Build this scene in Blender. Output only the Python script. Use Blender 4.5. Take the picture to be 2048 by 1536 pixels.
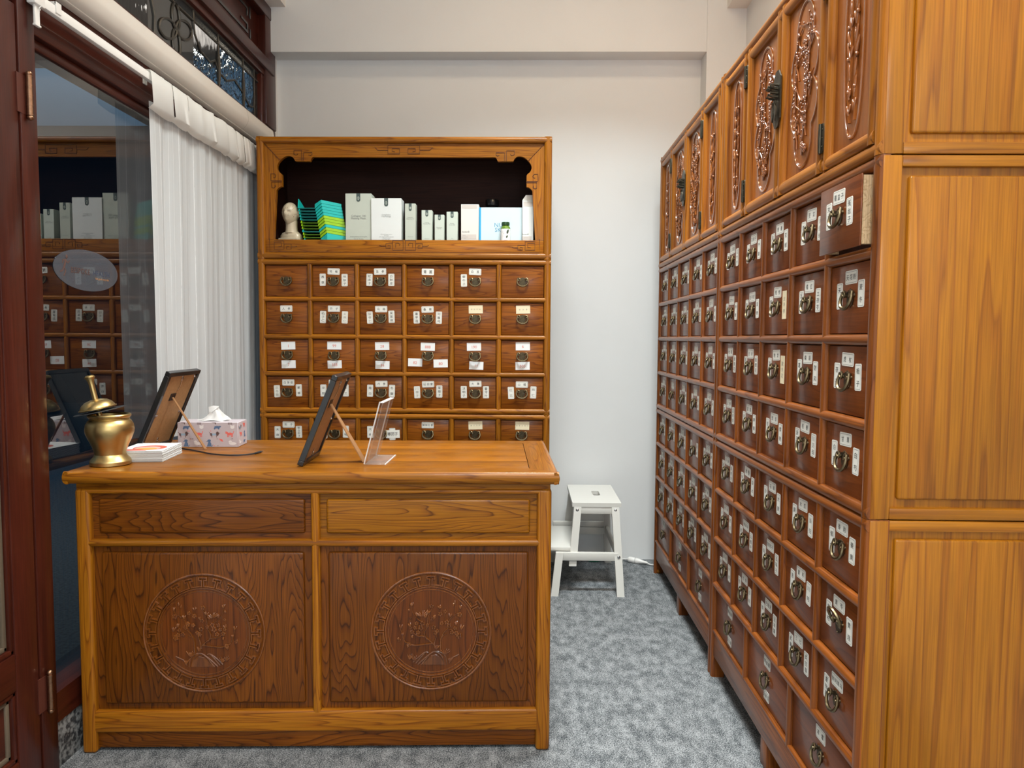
import bpy, bmesh, math, random
from mathutils import Vector, Matrix
PI = math.pi
SC = bpy.context.scene
COL = SC.collection
for o in list(bpy.data.objects):
    bpy.data.objects.remove(o)

# ------------------------------------------------------------------ camera
cam_d = bpy.data.cameras.new('camera')
cam_d.sensor_fit = 'HORIZONTAL'; cam_d.sensor_width = 36.0
cam_d.lens = 36.0 * 1452.92 / 2048.0
cam_d.clip_start = 0.05; cam_d.clip_end = 100
cam = bpy.data.objects.new('camera', cam_d); COL.objects.link(cam)
_R = Vector((0.99982564, 0.01768085, 0.00600581)); _U = Vector((-0.00711121, 0.06313565, 0.99797962)); _F = Vector((-0.01726594, 0.99784832, -0.06325037))
_M = Matrix((_R, _U, -_F)).transposed().to_4x4(); _M.translation = Vector((0, 0, 1.38))
cam.matrix_world = _M
SC.camera = cam

# ------------------------------------------------------------------ view, world, lamps
SC.view_settings.view_transform = 'Standard'
SC.view_settings.look = 'None'
SC.view_settings.exposure = -0.12
SC.view_settings.gamma = 1.0
SC.view_settings.use_curve_mapping = False
W = bpy.data.worlds.new('dusk'); SC.world = W; W.use_nodes = True
_n = W.node_tree.nodes; _l = W.node_tree.links
_bg = _n['Background']
_tc = _n.new('ShaderNodeTexCoord'); _sep = _n.new('ShaderNodeSeparateXYZ'); _rp = _n.new('ShaderNodeValToRGB')
_l.new(_tc.outputs['Generated'], _sep.inputs[0]); _l.new(_sep.outputs['Z'], _rp.inputs['Fac']); _l.new(_rp.outputs['Color'], _bg.inputs['Color'])
_e = _rp.color_ramp.elements
_e[0].position = 0.0; _e[0].color = (0.02, 0.025, 0.03, 1)
_e[1].position = 0.7; _e[1].color = (0.08, 0.20, 0.34, 1)
for _p, _c in ((0.17, (0.015, 0.03, 0.05, 1)), (0.23, (0.05, 0.12, 0.20, 1)), (0.31, (0.17, 0.34, 0.50, 1))):
    _x = _rp.color_ramp.elements.new(_p); _x.color = _c
_bg.inputs['Strength'].default_value = 0.68


def area(name, loc, target, sx, sy, power, col, spread=180):
    d = bpy.data.lights.new(name, 'AREA'); d.shape = 'RECTANGLE'; d.size = sx; d.size_y = sy
    d.energy = power; d.color = col; d.spread = math.radians(spread)
    o = bpy.data.objects.new(name, d); COL.objects.link(o); o.location = loc
    o.rotation_euler = (Vector(target) - Vector(loc)).to_track_quat('-Z', 'Y').to_euler()
    return o


area('ceiling_lamp', (0.30, 2.80, 3.74), (0.30, 2.80, 0), 1.0, 0.25, 70, (0.90, 0.98, 1.0), 118)
area('ceiling_lamp', (0.40, 1.55, 3.74), (0.45, 1.9, 0), 0.9, 0.25, 20, (1.0, 0.74, 0.46), 172)
area('ceiling_lamp', (0.15, 3.45, 3.76), (0.15, 3.45, 0), 1.7, 0.20, 8, (1.0, 0.78, 0.52), 174)  # added unseen lamp, warms the top of the back wall
area('ceiling_lamp', (0.1, 0.35, 3.74), (0.1, 0.35, 0), 1.2, 0.30, 64, (0.97, 0.98, 0.97), 122)
area('ceiling_lamp', (0.1, -1.5, 3.74), (0.1, -1.5, 0), 1.2, 0.30, 54, (0.96, 0.98, 0.98), 128)
area('cool_fill', (0.85, -2.35, 2.3), (-1.0, 3.0, 1.4), 1.6, 1.0, 40, (0.86, 0.94, 1.0))  # added unseen fill, cools the lower wall and brightens the curtain
area('pavement_fill', (-3.0, 5.0, 3.45), (-3.0, 5.0, 0), 0.6, 0.6, 14, (1.0, 0.93, 0.84), 150)  # added unseen fill, keeps the pavement grey instead of blue

# ------------------------------------------------------------------ glyphs (built while the scene is still small)
_fc = bpy.data.curves.new('glyph', 'FONT'); _fc.resolution_u = 2; _fc.align_x = 'CENTER'
_fo = bpy.data.objects.new('glyph', _fc); COL.objects.link(_fo)
GLY = {}


def glyph(s):
    if s in GLY: return GLY[s]
    _fc.body = s
    bpy.context.view_layer.update()
    ev = _fo.evaluated_get(bpy.context.evaluated_depsgraph_get())
    m = ev.to_mesh()
    vs = [(v.co.x, v.co.y) for v in m.vertices]; fs = [tuple(p.vertices) for p in m.polygons]
    ev.to_mesh_clear()
    if vs:
        cy = 0.38 if any(ord(c) > 255 for c in s) else 0.36
        vs = [(x, y - cy) for x, y in vs]
    GLY[s] = (vs, fs)
    return GLY[s]


# ------------------------------------------------------------------ materials
def newmat(name):
    m = bpy.data.materials.new(name); m.use_nodes = True
    return m, m.node_tree.nodes, m.node_tree.links, m.node_tree.nodes['Principled BSDF']


def plain(name, col, rough=0.5, metal=0.0, coat=0.0, noise=0.0, nscale=30, bump=0.0, spec=0.5):
    m, n, l, b = newmat(name)
    b.inputs['Base Color'].default_value = (*col, 1); b.inputs['Roughness'].default_value = rough
    b.inputs['Metallic'].default_value = metal; b.inputs['Coat Weight'].default_value = coat
    b.inputs['Specular IOR Level'].default_value = spec
    if noise or bump:
        t = n.new('ShaderNodeTexCoord'); x = n.new('ShaderNodeTexNoise'); x.inputs['Scale'].default_value = nscale; x.inputs['Detail'].default_value = 4
        l.new(t.outputs['Object'], x.inputs['Vector'])
        if noise:
            r = n.new('ShaderNodeMixRGB'); r.blend_type = 'MULTIPLY'; r.inputs[0].default_value = 1
            r.inputs[1].default_value = (*col, 1)
            mr = n.new('ShaderNodeMapRange'); mr.inputs[1].default_value = 0.3; mr.inputs[2].default_value = 0.7
            mr.inputs[3].default_value = 1 - noise; mr.inputs[4].default_value = 1 + noise * 0.3
            l.new(x.outputs[0], mr.inputs[0]); l.new(mr.outputs[0], r.inputs[2]); l.new(r.outputs[0], b.inputs['Base Color'])
        if bump:
            bp = n.new('ShaderNodeBump'); bp.inputs['Strength'].default_value = bump; bp.inputs['Distance'].default_value = 0.002
            l.new(x.outputs[0], bp.inputs['Height']); l.new(bp.outputs[0], b.inputs['Normal'])
    return m


def wood(name, axis, light, mid, dark, across=10.0, along=0.7, k=15.0, line=0.6, rough=0.36, coat=0.13, fibre=0.30, vary=0.18, spec=0.20):
    """varnished elm: growth rings are level lines of a noise field stretched along the grain axis"""
    m, n, l, b = newmat(name + '_' + axis)
    t = n.new('ShaderNodeTexCoord'); oi = n.new('ShaderNodeObjectInfo')
    mul = n.new('ShaderNodeVectorMath'); mul.operation = 'SCALE'; mul.inputs[0].default_value = (37.3, 71.9, 53.1)
    l.new(oi.outputs['Random'], mul.inputs['Scale'])
    add = n.new('ShaderNodeVectorMath'); add.operation = 'ADD'
    l.new(t.outputs['Object'], add.inputs[0]); l.new(mul.outputs[0], add.inputs[1])

    def scaled(a, g):
        s = n.new('ShaderNodeVectorMath'); s.operation = 'MULTIPLY'
        v = [a, a, a]; v['xyz'.index(axis)] = g; s.inputs[1].default_value = v
        l.new(add.outputs[0], s.inputs[0]); return s.outputs[0]
    big = n.new('ShaderNodeTexNoise'); big.inputs['Scale'].default_value = 1; big.inputs['Detail'].default_value = 3.0; big.inputs['Roughness'].default_value = 0.38
    l.new(scaled(across, along), big.inputs['Vector'])
    mk = n.new('ShaderNodeMath'); mk.operation = 'MULTIPLY'; mk.inputs[1].default_value = k
    l.new(big.outputs[0], mk.inputs[0])
    fr = n.new('ShaderNodeMath'); fr.operation = 'FRACT'; l.new(mk.outputs[0], fr.inputs[0])
    rp = n.new('ShaderNodeValToRGB'); e = rp.color_ramp.elements
    e[0].position = 0.0; e[0].color = (*light, 1); e[1].position = 1.0; e[1].color = (*light, 1)
    a = e.new(0.50); a.color = tuple(light[i] * 0.65 + mid[i] * 0.35 for i in range(3)) + (1,)
    a2 = e.new(0.74); a2.color = (*mid, 1)
    c = e.new(0.86); c.color = tuple(mid[i] * (1 - line) + dark[i] * line for i in range(3)) + (1,)
    d = e.new(0.93); d.color = tuple(light[i] * 0.6 + mid[i] * 0.4 for i in range(3)) + (1,)
    l.new(fr.outputs[0], rp.inputs[0])
    fine = n.new('ShaderNodeTexNoise'); fine.inputs['Scale'].default_value = 1; fine.inputs['Detail'].default_value = 2
    l.new(scaled(260, 6), fine.inputs['Vector'])
    mr = n.new('ShaderNodeMapRange'); mr.inputs[1].default_value = 0.35; mr.inputs[2].default_value = 0.65
    mr.inputs[3].default_value = 1 - fibre; mr.inputs[4].default_value = 1.0
    l.new(fine.outputs[0], mr.inputs[0])
    m1 = n.new('ShaderNodeMixRGB'); m1.blend_type = 'MULTIPLY'; m1.inputs[0].default_value = 1
    l.new(rp.outputs[0], m1.inputs[1]); l.new(mr.outputs[0], m1.inputs[2])
    # board to board tone, and soft blotches of stain
    blot = n.new('ShaderNodeTexNoise'); blot.inputs['Scale'].default_value = 1; blot.inputs['Detail'].default_value = 2
    l.new(scaled(3.0, 1.2), blot.inputs['Vector'])
    mb = n.new('ShaderNodeMapRange'); mb.inputs[1].default_value = 0.3; mb.inputs[2].default_value = 0.7; mb.inputs[3].default_value = 0.78; mb.inputs[4].default_value = 1.15
    l.new(blot.outputs[0], mb.inputs[0])
    wn = n.new('ShaderNodeTexWhiteNoise'); wn.noise_dimensions = '1D'; l.new(oi.outputs['Random'], wn.inputs['W'])
    mv = n.new('ShaderNodeMapRange'); mv.inputs[3].default_value = 1 - vary; mv.inputs[4].default_value = 1 + vary * 0.7
    l.new(wn.outputs['Value'], mv.inputs[0])
    mm = n.new('ShaderNodeMath'); mm.operation = 'MULTIPLY'; l.new(mb.outputs[0], mm.inputs[0]); l.new(mv.outputs[0], mm.inputs[1])
    m2 = n.new('ShaderNodeMixRGB'); m2.blend_type = 'MULTIPLY'; m2.inputs[0].default_value = 1
    l.new(m1.outputs[0], m2.inputs[1]); l.new(mm.outputs[0], m2.inputs[2])
    l.new(m2.outputs[0], b.inputs['Base Color'])
    bp = n.new('ShaderNodeBump'); bp.inputs['Strength'].default_value = 0.12; bp.inputs['Distance'].default_value = 0.001
    l.new(fine.outputs[0], bp.inputs['Height']); l.new(bp.outputs[0], b.inputs['Normal'])
    b.inputs['Roughness'].default_value = rough; b.inputs['Coat Weight'].default_value = coat; b.inputs['Coat Roughness'].default_value = 0.14; b.inputs['Specular IOR Level'].default_value = spec
    return m


def woods(name, *a, **k):
    return {ax: wood(name, ax, *a, **k) for ax in 'xyz'}


HONEY = woods('honey_elm', (0.375, 0.133, 0.007), (0.300, 0.092, 0.005), (0.110, 0.028, 0.003), across=13, k=20)
DRAWER = woods('drawer_elm', (0.300, 0.088, 0.006), (0.230, 0.059, 0.004), (0.090, 0.021, 0.003), across=15, along=1.6, k=13, line=0.6)
DRAWER_R = woods('shaded_drawer_elm', (0.205, 0.053, 0.012), (0.170, 0.041, 0.009), (0.085, 0.020, 0.005), across=10, along=1.3, k=7, line=0.4, fibre=0.2, coat=0.32)  # same finish as the back drawers, weaker light put into the colour
FRAME_R = woods('shaded_frame_elm', (0.27, 0.076, 0.011), (0.215, 0.056, 0.008), (0.09, 0.022, 0.005), across=12, k=12, line=0.6, fibre=0.25, coat=0.3)  # same finish as the honey frames, darkened for glancing light on this face
FIGURED = woods('figured_elm', (0.189, 0.054, 0.004), (0.139, 0.036, 0.003), (0.034, 0.009, 0.002), across=7.0, along=0.9, k=38, line=0.8, fibre=0.3, vary=0.08, coat=0.15)
FIGURED2 = woods('honey_figured_elm', (0.351, 0.127, 0.005), (0.275, 0.087, 0.004), (0.085, 0.022, 0.003), across=9.0, along=0.9, k=30, line=0.8, fibre=0.3, vary=0.06, coat=0.15)
CARVED = woods('carved_elm', (0.201, 0.058, 0.007), (0.168, 0.045, 0.006), (0.082, 0.021, 0.004), k=8, line=0.5, rough=0.24, coat=0.6, spec=0.4)
SIDE = woods('lit_side_elm', (0.407, 0.147, 0.006), (0.339, 0.110, 0.005), (0.194, 0.057, 0.004), across=11, along=0.40, k=9, line=0.5, fibre=0.25, coat=0.3)  # same finish again, strong light on the chest ends put into the colour
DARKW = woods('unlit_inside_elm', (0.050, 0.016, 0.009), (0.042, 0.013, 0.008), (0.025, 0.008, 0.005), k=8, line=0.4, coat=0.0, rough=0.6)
MAHOG = woods('mahogany', (0.072, 0.013, 0.006), (0.056, 0.010, 0.005), (0.032, 0.005, 0.003), across=10, along=0.6, k=5, line=0.4, rough=0.36, coat=0.2, fibre=0.3, vary=0.06, spec=0.25)
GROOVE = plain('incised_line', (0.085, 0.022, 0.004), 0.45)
RAWPINE = wood('raw_pine', 'z', (0.54, 0.37, 0.21), (0.45, 0.30, 0.16), (0.28, 0.17, 0.08), across=30, along=30, k=10, coat=0, rough=0.7)
BRONZE = plain('aged_bronze', (0.22, 0.172, 0.098), 0.36, 1.0, noise=0.35, nscale=120)
BRONZE_P = plain('blackened_bronze_plate', (0.115, 0.090, 0.055), 0.45, 1.0, noise=0.4, nscale=150)
BRONZE_D = plain('dark_bronze', (0.105, 0.095, 0.070), 0.42, 1.0, noise=0.3, nscale=60)
BRASS = plain('brushed_brass', (0.58, 0.41, 0.17), 0.36, 1.0, noise=0.15, nscale=14)
PAPER = plain('label_paper', (0.80, 0.79, 0.72), 0.75)
CREAMP = plain('cream_paper', (0.80, 0.70, 0.48), 0.75)
WHITEP = plain('white_paper', (0.86, 0.87, 0.86), 0.7)
INK = plain('black_ink', (0.03, 0.03, 0.03), 0.8)
FAINT = plain('faint_ink', (0.30, 0.27, 0.22), 0.8)
REDINK = plain('red_ink', (0.75, 0.20, 0.14), 0.8)
WHITE = plain('white_paint', (0.68, 0.67, 0.62), 0.4, coat=0.1)
PLASTIC = plain('white_plastic', (0.82, 0.81, 0.78), 0.35)
ALU = plain('blind_white', (0.74, 0.70, 0.64), 0.45)
BLACKP = plain('black_lacquer', (0.012, 0.012, 0.013), 0.3, coat=0.3)
BLACKR = plain('black_rubber', (0.015, 0.015, 0.016), 0.55)
MDF = plain('brown_fibreboard', (0.40, 0.215, 0.085), 0.75, noise=0.15, nscale=90)
MDF_D = plain('brown_fibreboard_edge', (0.30, 0.145, 0.055), 0.75)
STEEL = plain('bright_steel', (0.60, 0.60, 0.60), 0.25, 1.0)
LEAD = plain('lead_came', (0.10, 0.095, 0.085), 0.45, 0.8)
WALLP = plain('wall_paint', (0.80, 0.81, 0.805), 0.75, noise=0.02, nscale=3)
CEILP = plain('ceiling_paint', (0.82, 0.80, 0.76), 0.8)


def carpet_mat():
    m, n, l, b = newmat('grey_carpet')
    t = n.new('ShaderNodeTexCoord')
    a = n.new('ShaderNodeTexNoise'); a.inputs['Scale'].default_value = 230; a.inputs['Detail'].default_value = 2; a.inputs['Roughness'].default_value = 0.7
    c = n.new('ShaderNodeTexNoise'); c.inputs['Scale'].default_value = 24; c.inputs['Detail'].default_value = 6; c.inputs['Roughness'].default_value = 0.72
    mp = n.new('ShaderNodeMapping'); mp.inputs['Scale'].default_value = (1.0, 0.55, 1); l.new(t.outputs['Object'], mp.inputs[0])
    l.new(t.outputs['Object'], a.inputs['Vector']); l.new(mp.outputs[0], c.inputs['Vector'])
    ad = n.new('ShaderNodeMath'); ad.operation = 'MULTIPLY_ADD'; ad.inputs[1].default_value = 1.15
    am = n.new('ShaderNodeMath'); am.operation = 'MULTIPLY_ADD'; am.inputs[1].default_value = 1.9; am.inputs[2].default_value = -0.45; l.new(a.outputs[0], am.inputs[0])
    l.new(c.outputs[0], ad.inputs[0]); l.new(am.outputs[0], ad.inputs[2])
    r = n.new('ShaderNodeValToRGB'); e = r.color_ramp.elements
    e[0].position = 0.88; e[0].color = (0.058, 0.066, 0.072, 1); e[1].position = 1.38; e[1].color = (0.375, 0.392, 0.400, 1)
    q = n.new('ShaderNodeMath'); q.operation = 'MULTIPLY'; q.inputs[1].default_value = 1.0
    mr = n.new('ShaderNodeMapRange'); mr.inputs[1].default_value = 0.80; mr.inputs[2].default_value = 1.45
    l.new(ad.outputs[0], mr.inputs[0]); l.new(mr.outputs[0], r.inputs[0])
    e[0].position = 0.12; e[1].position = 0.88
    l.new(r.outputs[0], b.inputs['Base Color'])
    bp = n.new('ShaderNodeBump'); bp.inputs['Strength'].default_value = 0.7; bp.inputs['Distance'].default_value = 0.004
    l.new(a.outputs[0], bp.inputs['Height']); l.new(bp.outputs[0], b.inputs['Normal'])
    b.inputs['Roughness'].default_value = 0.95; b.inputs['Specular IOR Level'].default_value = 0.1
    return m


def granite_mat():
    m, n, l, b = newmat('grey_granite')
    t = n.new('ShaderNodeTexCoord'); v = n.new('ShaderNodeTexNoise'); v.inputs['Scale'].default_value = 60; v.inputs['Detail'].default_value = 5
    l.new(t.outputs['Object'], v.inputs['Vector'])
    r = n.new('ShaderNodeValToRGB'); r.color_ramp.elements[0].position = 0.42; r.color_ramp.elements[0].color = (0.03, 0.03, 0.032, 1)
    r.color_ramp.elements[1].position = 0.6; r.color_ramp.elements[1].color = (0.22, 0.22, 0.21, 1)
    l.new(v.outputs[0], r.inputs[0]); l.new(r.outputs[0], b.inputs['Base Color']); b.inputs['Roughness'].default_value = 0.5
    return m


def glass_mat(name, ior=3.0, tint=(0.75, 0.82, 0.86), rough=0.0, bump=0.0, bscale=40, kind='noise', extra=None, stretch=(1, 1, 1)):
    """a pane: mirror reflection by Fresnel over tinted see-through; extra adds milky diffuse"""
    m, n, l, b = newmat(name); n.remove(b); out = n['Material Output']
    tr = n.new('ShaderNodeBsdfTransparent'); tr.inputs[0].default_value = (*tint, 1)
    gl = n.new('ShaderNodeBsdfGlossy'); gl.inputs['Roughness'].default_value = rough
    fr = n.new('ShaderNodeFresnel'); fr.inputs[0].default_value = ior
    mx = n.new('ShaderNodeMixShader'); l.new(fr.outputs[0], mx.inputs[0]); l.new(tr.outputs[0], mx.inputs[1]); l.new(gl.outputs[0], mx.inputs[2])
    if bump:
        t = n.new('ShaderNodeTexCoord'); mp = n.new('ShaderNodeMapping'); mp.inputs['Scale'].default_value = stretch
        l.new(t.outputs['Object'], mp.inputs[0])
        x = n.new('ShaderNodeTexNoise' if kind == 'noise' else 'ShaderNodeTexVoronoi'); x.inputs['Scale'].default_value = bscale
        l.new(mp.outputs[0], x.inputs['Vector'])
        bp = n.new('ShaderNodeBump'); bp.inputs['Strength'].default_value = bump; bp.inputs['Distance'].default_value = 0.01
        l.new(x.outputs[0], bp.inputs['Height']); l.new(bp.outputs[0], gl.inputs['Normal']); l.new(bp.outputs[0], fr.inputs['Normal'])
        rf = n.new('ShaderNodeBsdfRefraction'); rf.inputs['Color'].default_value = (*tint, 1); rf.inputs['IOR'].default_value = 1.25; rf.inputs['Roughness'].default_value = 0.02
        l.new(bp.outputs[0], rf.inputs['Normal']); l.new(rf.outputs[0], mx.inputs[1])
    last = mx
    if extra:
        df = n.new('ShaderNodeBsdfDiffuse'); df.inputs[0].default_value = (*extra[1], 1)
        m2 = n.new('ShaderNodeMixShader'); m2.inputs[0].default_value = extra[0]
        l.new(mx.outputs[0], m2.inputs[1]); l.new(df.outputs[0], m2.inputs[2]); last = m2
    l.new(last.outputs[0], out.inputs[0])
    return m


def sheer_mat(name, cover, col, threads=True):
    m, n, l, b = newmat(name); n.remove(b); out = n['Material Output']
    tr = n.new('ShaderNodeBsdfTransparent')
    df = n.new('ShaderNodeBsdfDiffuse'); df.inputs[0].default_value = (*col, 1)
    tl = n.new('ShaderNodeBsdfTranslucent'); tl.inputs[0].default_value = (*col, 1)
    cl = n.new('ShaderNodeMixShader'); cl.inputs[0].default_value = 0.25; l.new(df.outputs[0], cl.inputs[1]); l.new(tl.outputs[0], cl.inputs[2])
    mx = n.new('ShaderNodeMixShader'); l.new(tr.outputs[0], mx.inputs[1]); l.new(cl.outputs[0], mx.inputs[2])
    if threads:
        uv = n.new('ShaderNodeUVMap'); uv.uv_map = 'cloth'
        sp = n.new('ShaderNodeSeparateXYZ'); l.new(uv.outputs[0], sp.inputs[0])
        a = n.new('ShaderNodeMath'); a.operation = 'MULTIPLY'; a.inputs[1].default_value = 26.0; l.new(sp.outputs[0], a.inputs[0])
        f = n.new('ShaderNodeMath'); f.operation = 'FRACT'; l.new(a.outputs[0], f.inputs[0])
        ns = n.new('ShaderNodeTexNoise'); ns.inputs['Scale'].default_value = 1
        mp = n.new('ShaderNodeMapping'); mp.inputs['Scale'].default_value = (26, 30, 1); l.new(uv.outputs[0], mp.inputs[0]); l.new(mp.outputs[0], ns.inputs['Vector'])
        wd = n.new('ShaderNodeMath'); wd.operation = 'MULTIPLY_ADD'; wd.inputs[1].default_value = 0.09; wd.inputs[2].default_value = 0.012; l.new(ns.outputs[0], wd.inputs[0])
        g = n.new('ShaderNodeMath'); g.operation = 'LESS_THAN'; l.new(f.outputs[0], g.inputs[0]); l.new(wd.outputs[0], g.inputs[1])
        q = n.new('ShaderNodeMath'); q.operation = 'MULTIPLY_ADD'; q.inputs[1].default_value = 0.97 - cover; q.inputs[2].default_value = cover
        l.new(g.outputs[0], q.inputs[0]); l.new(q.outputs[0], mx.inputs[0])
    else:
        mx.inputs[0].default_value = cover
    l.new(mx.outputs[0], out.inputs[0])
    return m


CARPET = carpet_mat(); GRANITE = granite_mat()
PANE = glass_mat('window_glass', ior=2.9, tint=(0.66, 0.78, 0.84))
PANE_BACK = glass_mat('window_glass_edge', ior=1.01, tint=(0.95, 0.97, 0.98))
HAMMER = glass_mat('hammered_glass', ior=1.32, tint=(0.75, 0.82, 0.86), rough=0.08, bump=1.0, bscale=38, stretch=(1, 1, 0.7))
WISPY = glass_mat('wispy_glass', ior=1.55, tint=(0.45, 0.45, 0.45), rough=0.12, bump=0.35, bscale=16, stretch=(1, 2.5, 0.5))
SEEDY = glass_mat('seedy_glass', ior=1.9, tint=(0.5, 0.48, 0.42), rough=0.15, bump=1.0, bscale=220, kind='vor')
REEDED = glass_mat('reeded_glass', ior=2.2, tint=(0.5, 0.5, 0.5), rough=0.1, bump=0.8, bscale=120, stretch=(1, 0.1, 1))
CLEARG = glass_mat('clear_leaded_glass', ior=2.6, tint=(0.35, 0.36, 0.36))
def acrylic(name, milk):
    m, n, l, b = newmat(name); n.remove(b); out = n['Material Output']
    tr = n.new('ShaderNodeBsdfTransparent'); tr.inputs[0].default_value = (0.96, 0.95, 0.94, 1)
    df = n.new('ShaderNodeBsdfDiffuse'); df.inputs[0].default_value = (0.92, 0.89, 0.86, 1)
    gl = n.new('ShaderNodeBsdfGlossy'); gl.inputs['Roughness'].default_value = 0.03
    a = n.new('ShaderNodeMixShader'); a.inputs[0].default_value = milk; l.new(tr.outputs[0], a.inputs[1]); l.new(df.outputs[0], a.inputs[2])
    c = n.new('ShaderNodeMixShader'); c.inputs[0].default_value = 0.07; l.new(a.outputs[0], c.inputs[1]); l.new(gl.outputs[0], c.inputs[2])
    l.new(c.outputs[0], out.inputs[0]); return m


ACRYL = acrylic('clear_acrylic', 0.075); ACRYL_E = acrylic('acrylic_edge', 0.6)
STICK = glass_mat('sticker_film', ior=1.5, tint=(0.45, 0.48, 0.52), extra=(0.09, (0.70, 0.77, 0.9)))
SHEER = sheer_mat('sheer_voile', 0.70, (0.93, 0.95, 0.95))
HEADING = sheer_mat('curtain_heading', 0.96, (0.90, 0.90, 0.86), threads=False)


# ------------------------------------------------------------------ mesh helpers
class MB:
    def __init__(s): s.v = []; s.f = []; s.m = []; s.uv = None

    def add(s, vs, fs, mat=0, M=None):
        o = len(s.v)
        s.v += [tuple(M @ Vector(p)) for p in vs] if M is not None else [tuple(p) for p in vs]
        s.f += [tuple(i + o for i in f) for f in fs]; s.m += [mat] * len(fs)
        return s

    def box(s, x0, x1, y0, y1, z0, z1, mat=0, M=None):
        v = [(x, y, z) for x in (x0, x1) for y in (y0, y1) for z in (z0, z1)]
        return s.add(v, [(0, 1, 3, 2), (4, 6, 7, 5), (0, 4, 5, 1), (2, 3, 7, 6), (0, 2, 6, 4), (1, 5, 7, 3)], mat, M)

    def rbox(s, x0, x1, y0, y1, z0, z1, r=0.003, seg=2, mat=0, M=None):
        bm = bmesh.new(); bmesh.ops.create_cube(bm, size=1)
        for v in bm.verts:
            v.co = Vector(((x0 + x1) / 2 + v.co.x * (x1 - x0), (y0 + y1) / 2 + v.co.y * (y1 - y0), (z0 + z1) / 2 + v.co.z * (z1 - z0)))
        bmesh.ops.bevel(bm, geom=bm.edges[:], offset=r, segments=seg, affect='EDGES', profile=0.5)
        s.addbm(bm, mat, M); return s

    def addbm(s, bm, mat=0, M=None):
        bm.verts.index_update()
        s.add([v.co[:] for v in bm.verts], [tuple(v.index for v in f.verts) for f in bm.faces], mat, M); bm.free()

    def bead(s, axis, a0, a1, c, w, h, back=0.012, n=8, mat=0, M=None, y0=0.0):
        """half-round moulding on a front plane y=y0 bulging towards -y; axis 'x' or 'z'"""
        pr = [(-w / 2, -back)]
        for i in range(n + 1):
            t = PI * i / n; pr.append((-w / 2 * math.cos(t), h * math.sin(t) ** 0.7 if 0 < i < n else 0.0))
        pr.append((w / 2, -back))
        k = len(pr); vs = []
        for a in (a0, a1):
            for t, d in pr: vs.append((a, y0 - d, c + t) if axis == 'x' else (c + t, y0 - d, a))
        fs = [(i, i + 1, k + i + 1, k + i) for i in range(k - 1)] + [(k - 1, 0, k, 2 * k - 1), tuple(range(k)), tuple(range(2 * k - 1, k - 1, -1))]
        return s.add(vs, fs, mat, M)

    def prism(s, poly, d0, d1, plane='xz', mat=0, M=None):
        """polygon (u,v) swept along the third axis"""
        def P(u, v, d): return {'xz': (u, d, v), 'xy': (u, v, d), 'yz': (d, u, v)}[plane]
        k = len(poly)
        vs = [P(u, v, d0) for u, v in poly] + [P(u, v, d1) for u, v in poly]
        fs = [tuple(range(k)), tuple(range(2 * k - 1, k - 1, -1))] + [(i, (i + 1) % k, k + (i + 1) % k, k + i) for i in range(k)]
        return s.add(vs, fs, mat, M)

    def lathe(s, prof, n=32, mat=0, M=None, cap0=True, cap1=True):
        vs = []; fs = []
        for r, z in prof:
            for i in range(n):
                a = 2 * PI * i / n; vs.append((r * math.cos(a), r * math.sin(a), z))
        for j in range(len(prof) - 1):
            for i in range(n):
                fs.append((j * n + i, j * n + (i + 1) % n, (j + 1) * n + (i + 1) % n, (j + 1) * n + i))
        if cap0: fs.append(tuple(range(n - 1, -1, -1)))
        if cap1: fs.append(tuple((len(prof) - 1) * n + i for i in range(n)))
        return s.add(vs, fs, mat, M)

    def tube(s, pts, r, n=6, mat=0, M=None, closed=False, flat=1.0, up=None):
        pts = [Vector(p) for p in pts]; k = len(pts); vs = []; fs = []
        prev = None
        for i, p in enumerate(pts):
            if closed: d = pts[(i + 1) % k] - pts[i - 1]
            else: d = pts[min(i + 1, k - 1)] - pts[max(i - 1, 0)]
            d.normalize()
            if up is not None: u = Vector(up) - d * d.dot(Vector(up))
            elif prev is None:
                u = Vector((0, 0, 1)) if abs(d.z) < 0.9 else Vector((1, 0, 0)); u = u - d * d.dot(u)
            else: u = prev - d * d.dot(prev)
            if u.length < 1e-6: u = Vector((1, 0, 0)) - d * d.x
            u.normalize(); prev = u; w = d.cross(u)
            rr = r[i] if isinstance(r, (list, tuple)) else r
            for j in range(n):
                a = 2 * PI * j / n; vs.append(p + u * (math.cos(a) * rr * flat) + w * (math.sin(a) * rr))
        m = k if closed else k - 1
        for i in range(m):
            for j in range(n):
                b = (i + 1) % k
                fs.append((i * n + j, i * n + (j + 1) % n, b * n + (j + 1) % n, b * n + j))
        if not closed:
            fs.append(tuple(range(n - 1, -1, -1))); fs.append(tuple((k - 1) * n + j for j in range(n)))
        return s.add(vs, fs, mat, M)

    def ell(s, c, rx, ry, rz, nu=8, nv=5, mat=0, M=None):
        vs = [(c[0], c[1], c[2] + rz)]; fs = []
        for j in range(1, nv):
            t = PI * j / nv
            for i in range(nu):
                a = 2 * PI * i / nu
                vs.append((c[0] + rx * math.sin(t) * math.cos(a), c[1] + ry * math.sin(t) * math.sin(a), c[2] + rz * math.cos(t)))
        vs.append((c[0], c[1], c[2] - rz)); L = len(vs) - 1
        for i in range(nu):
            fs.append((0, 1 + i, 1 + (i + 1) % nu)); b = 1 + (nv - 2) * nu
            fs.append((L, b + (i + 1) % nu, b + i))
        for j in range(nv - 2):
            for i in range(nu):
                a = 1 + j * nu; fs.append((a + i, a + nu + i, a + nu + (i + 1) % nu, a + (i + 1) % nu))
        return s.add(vs, fs, mat, M)

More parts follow.
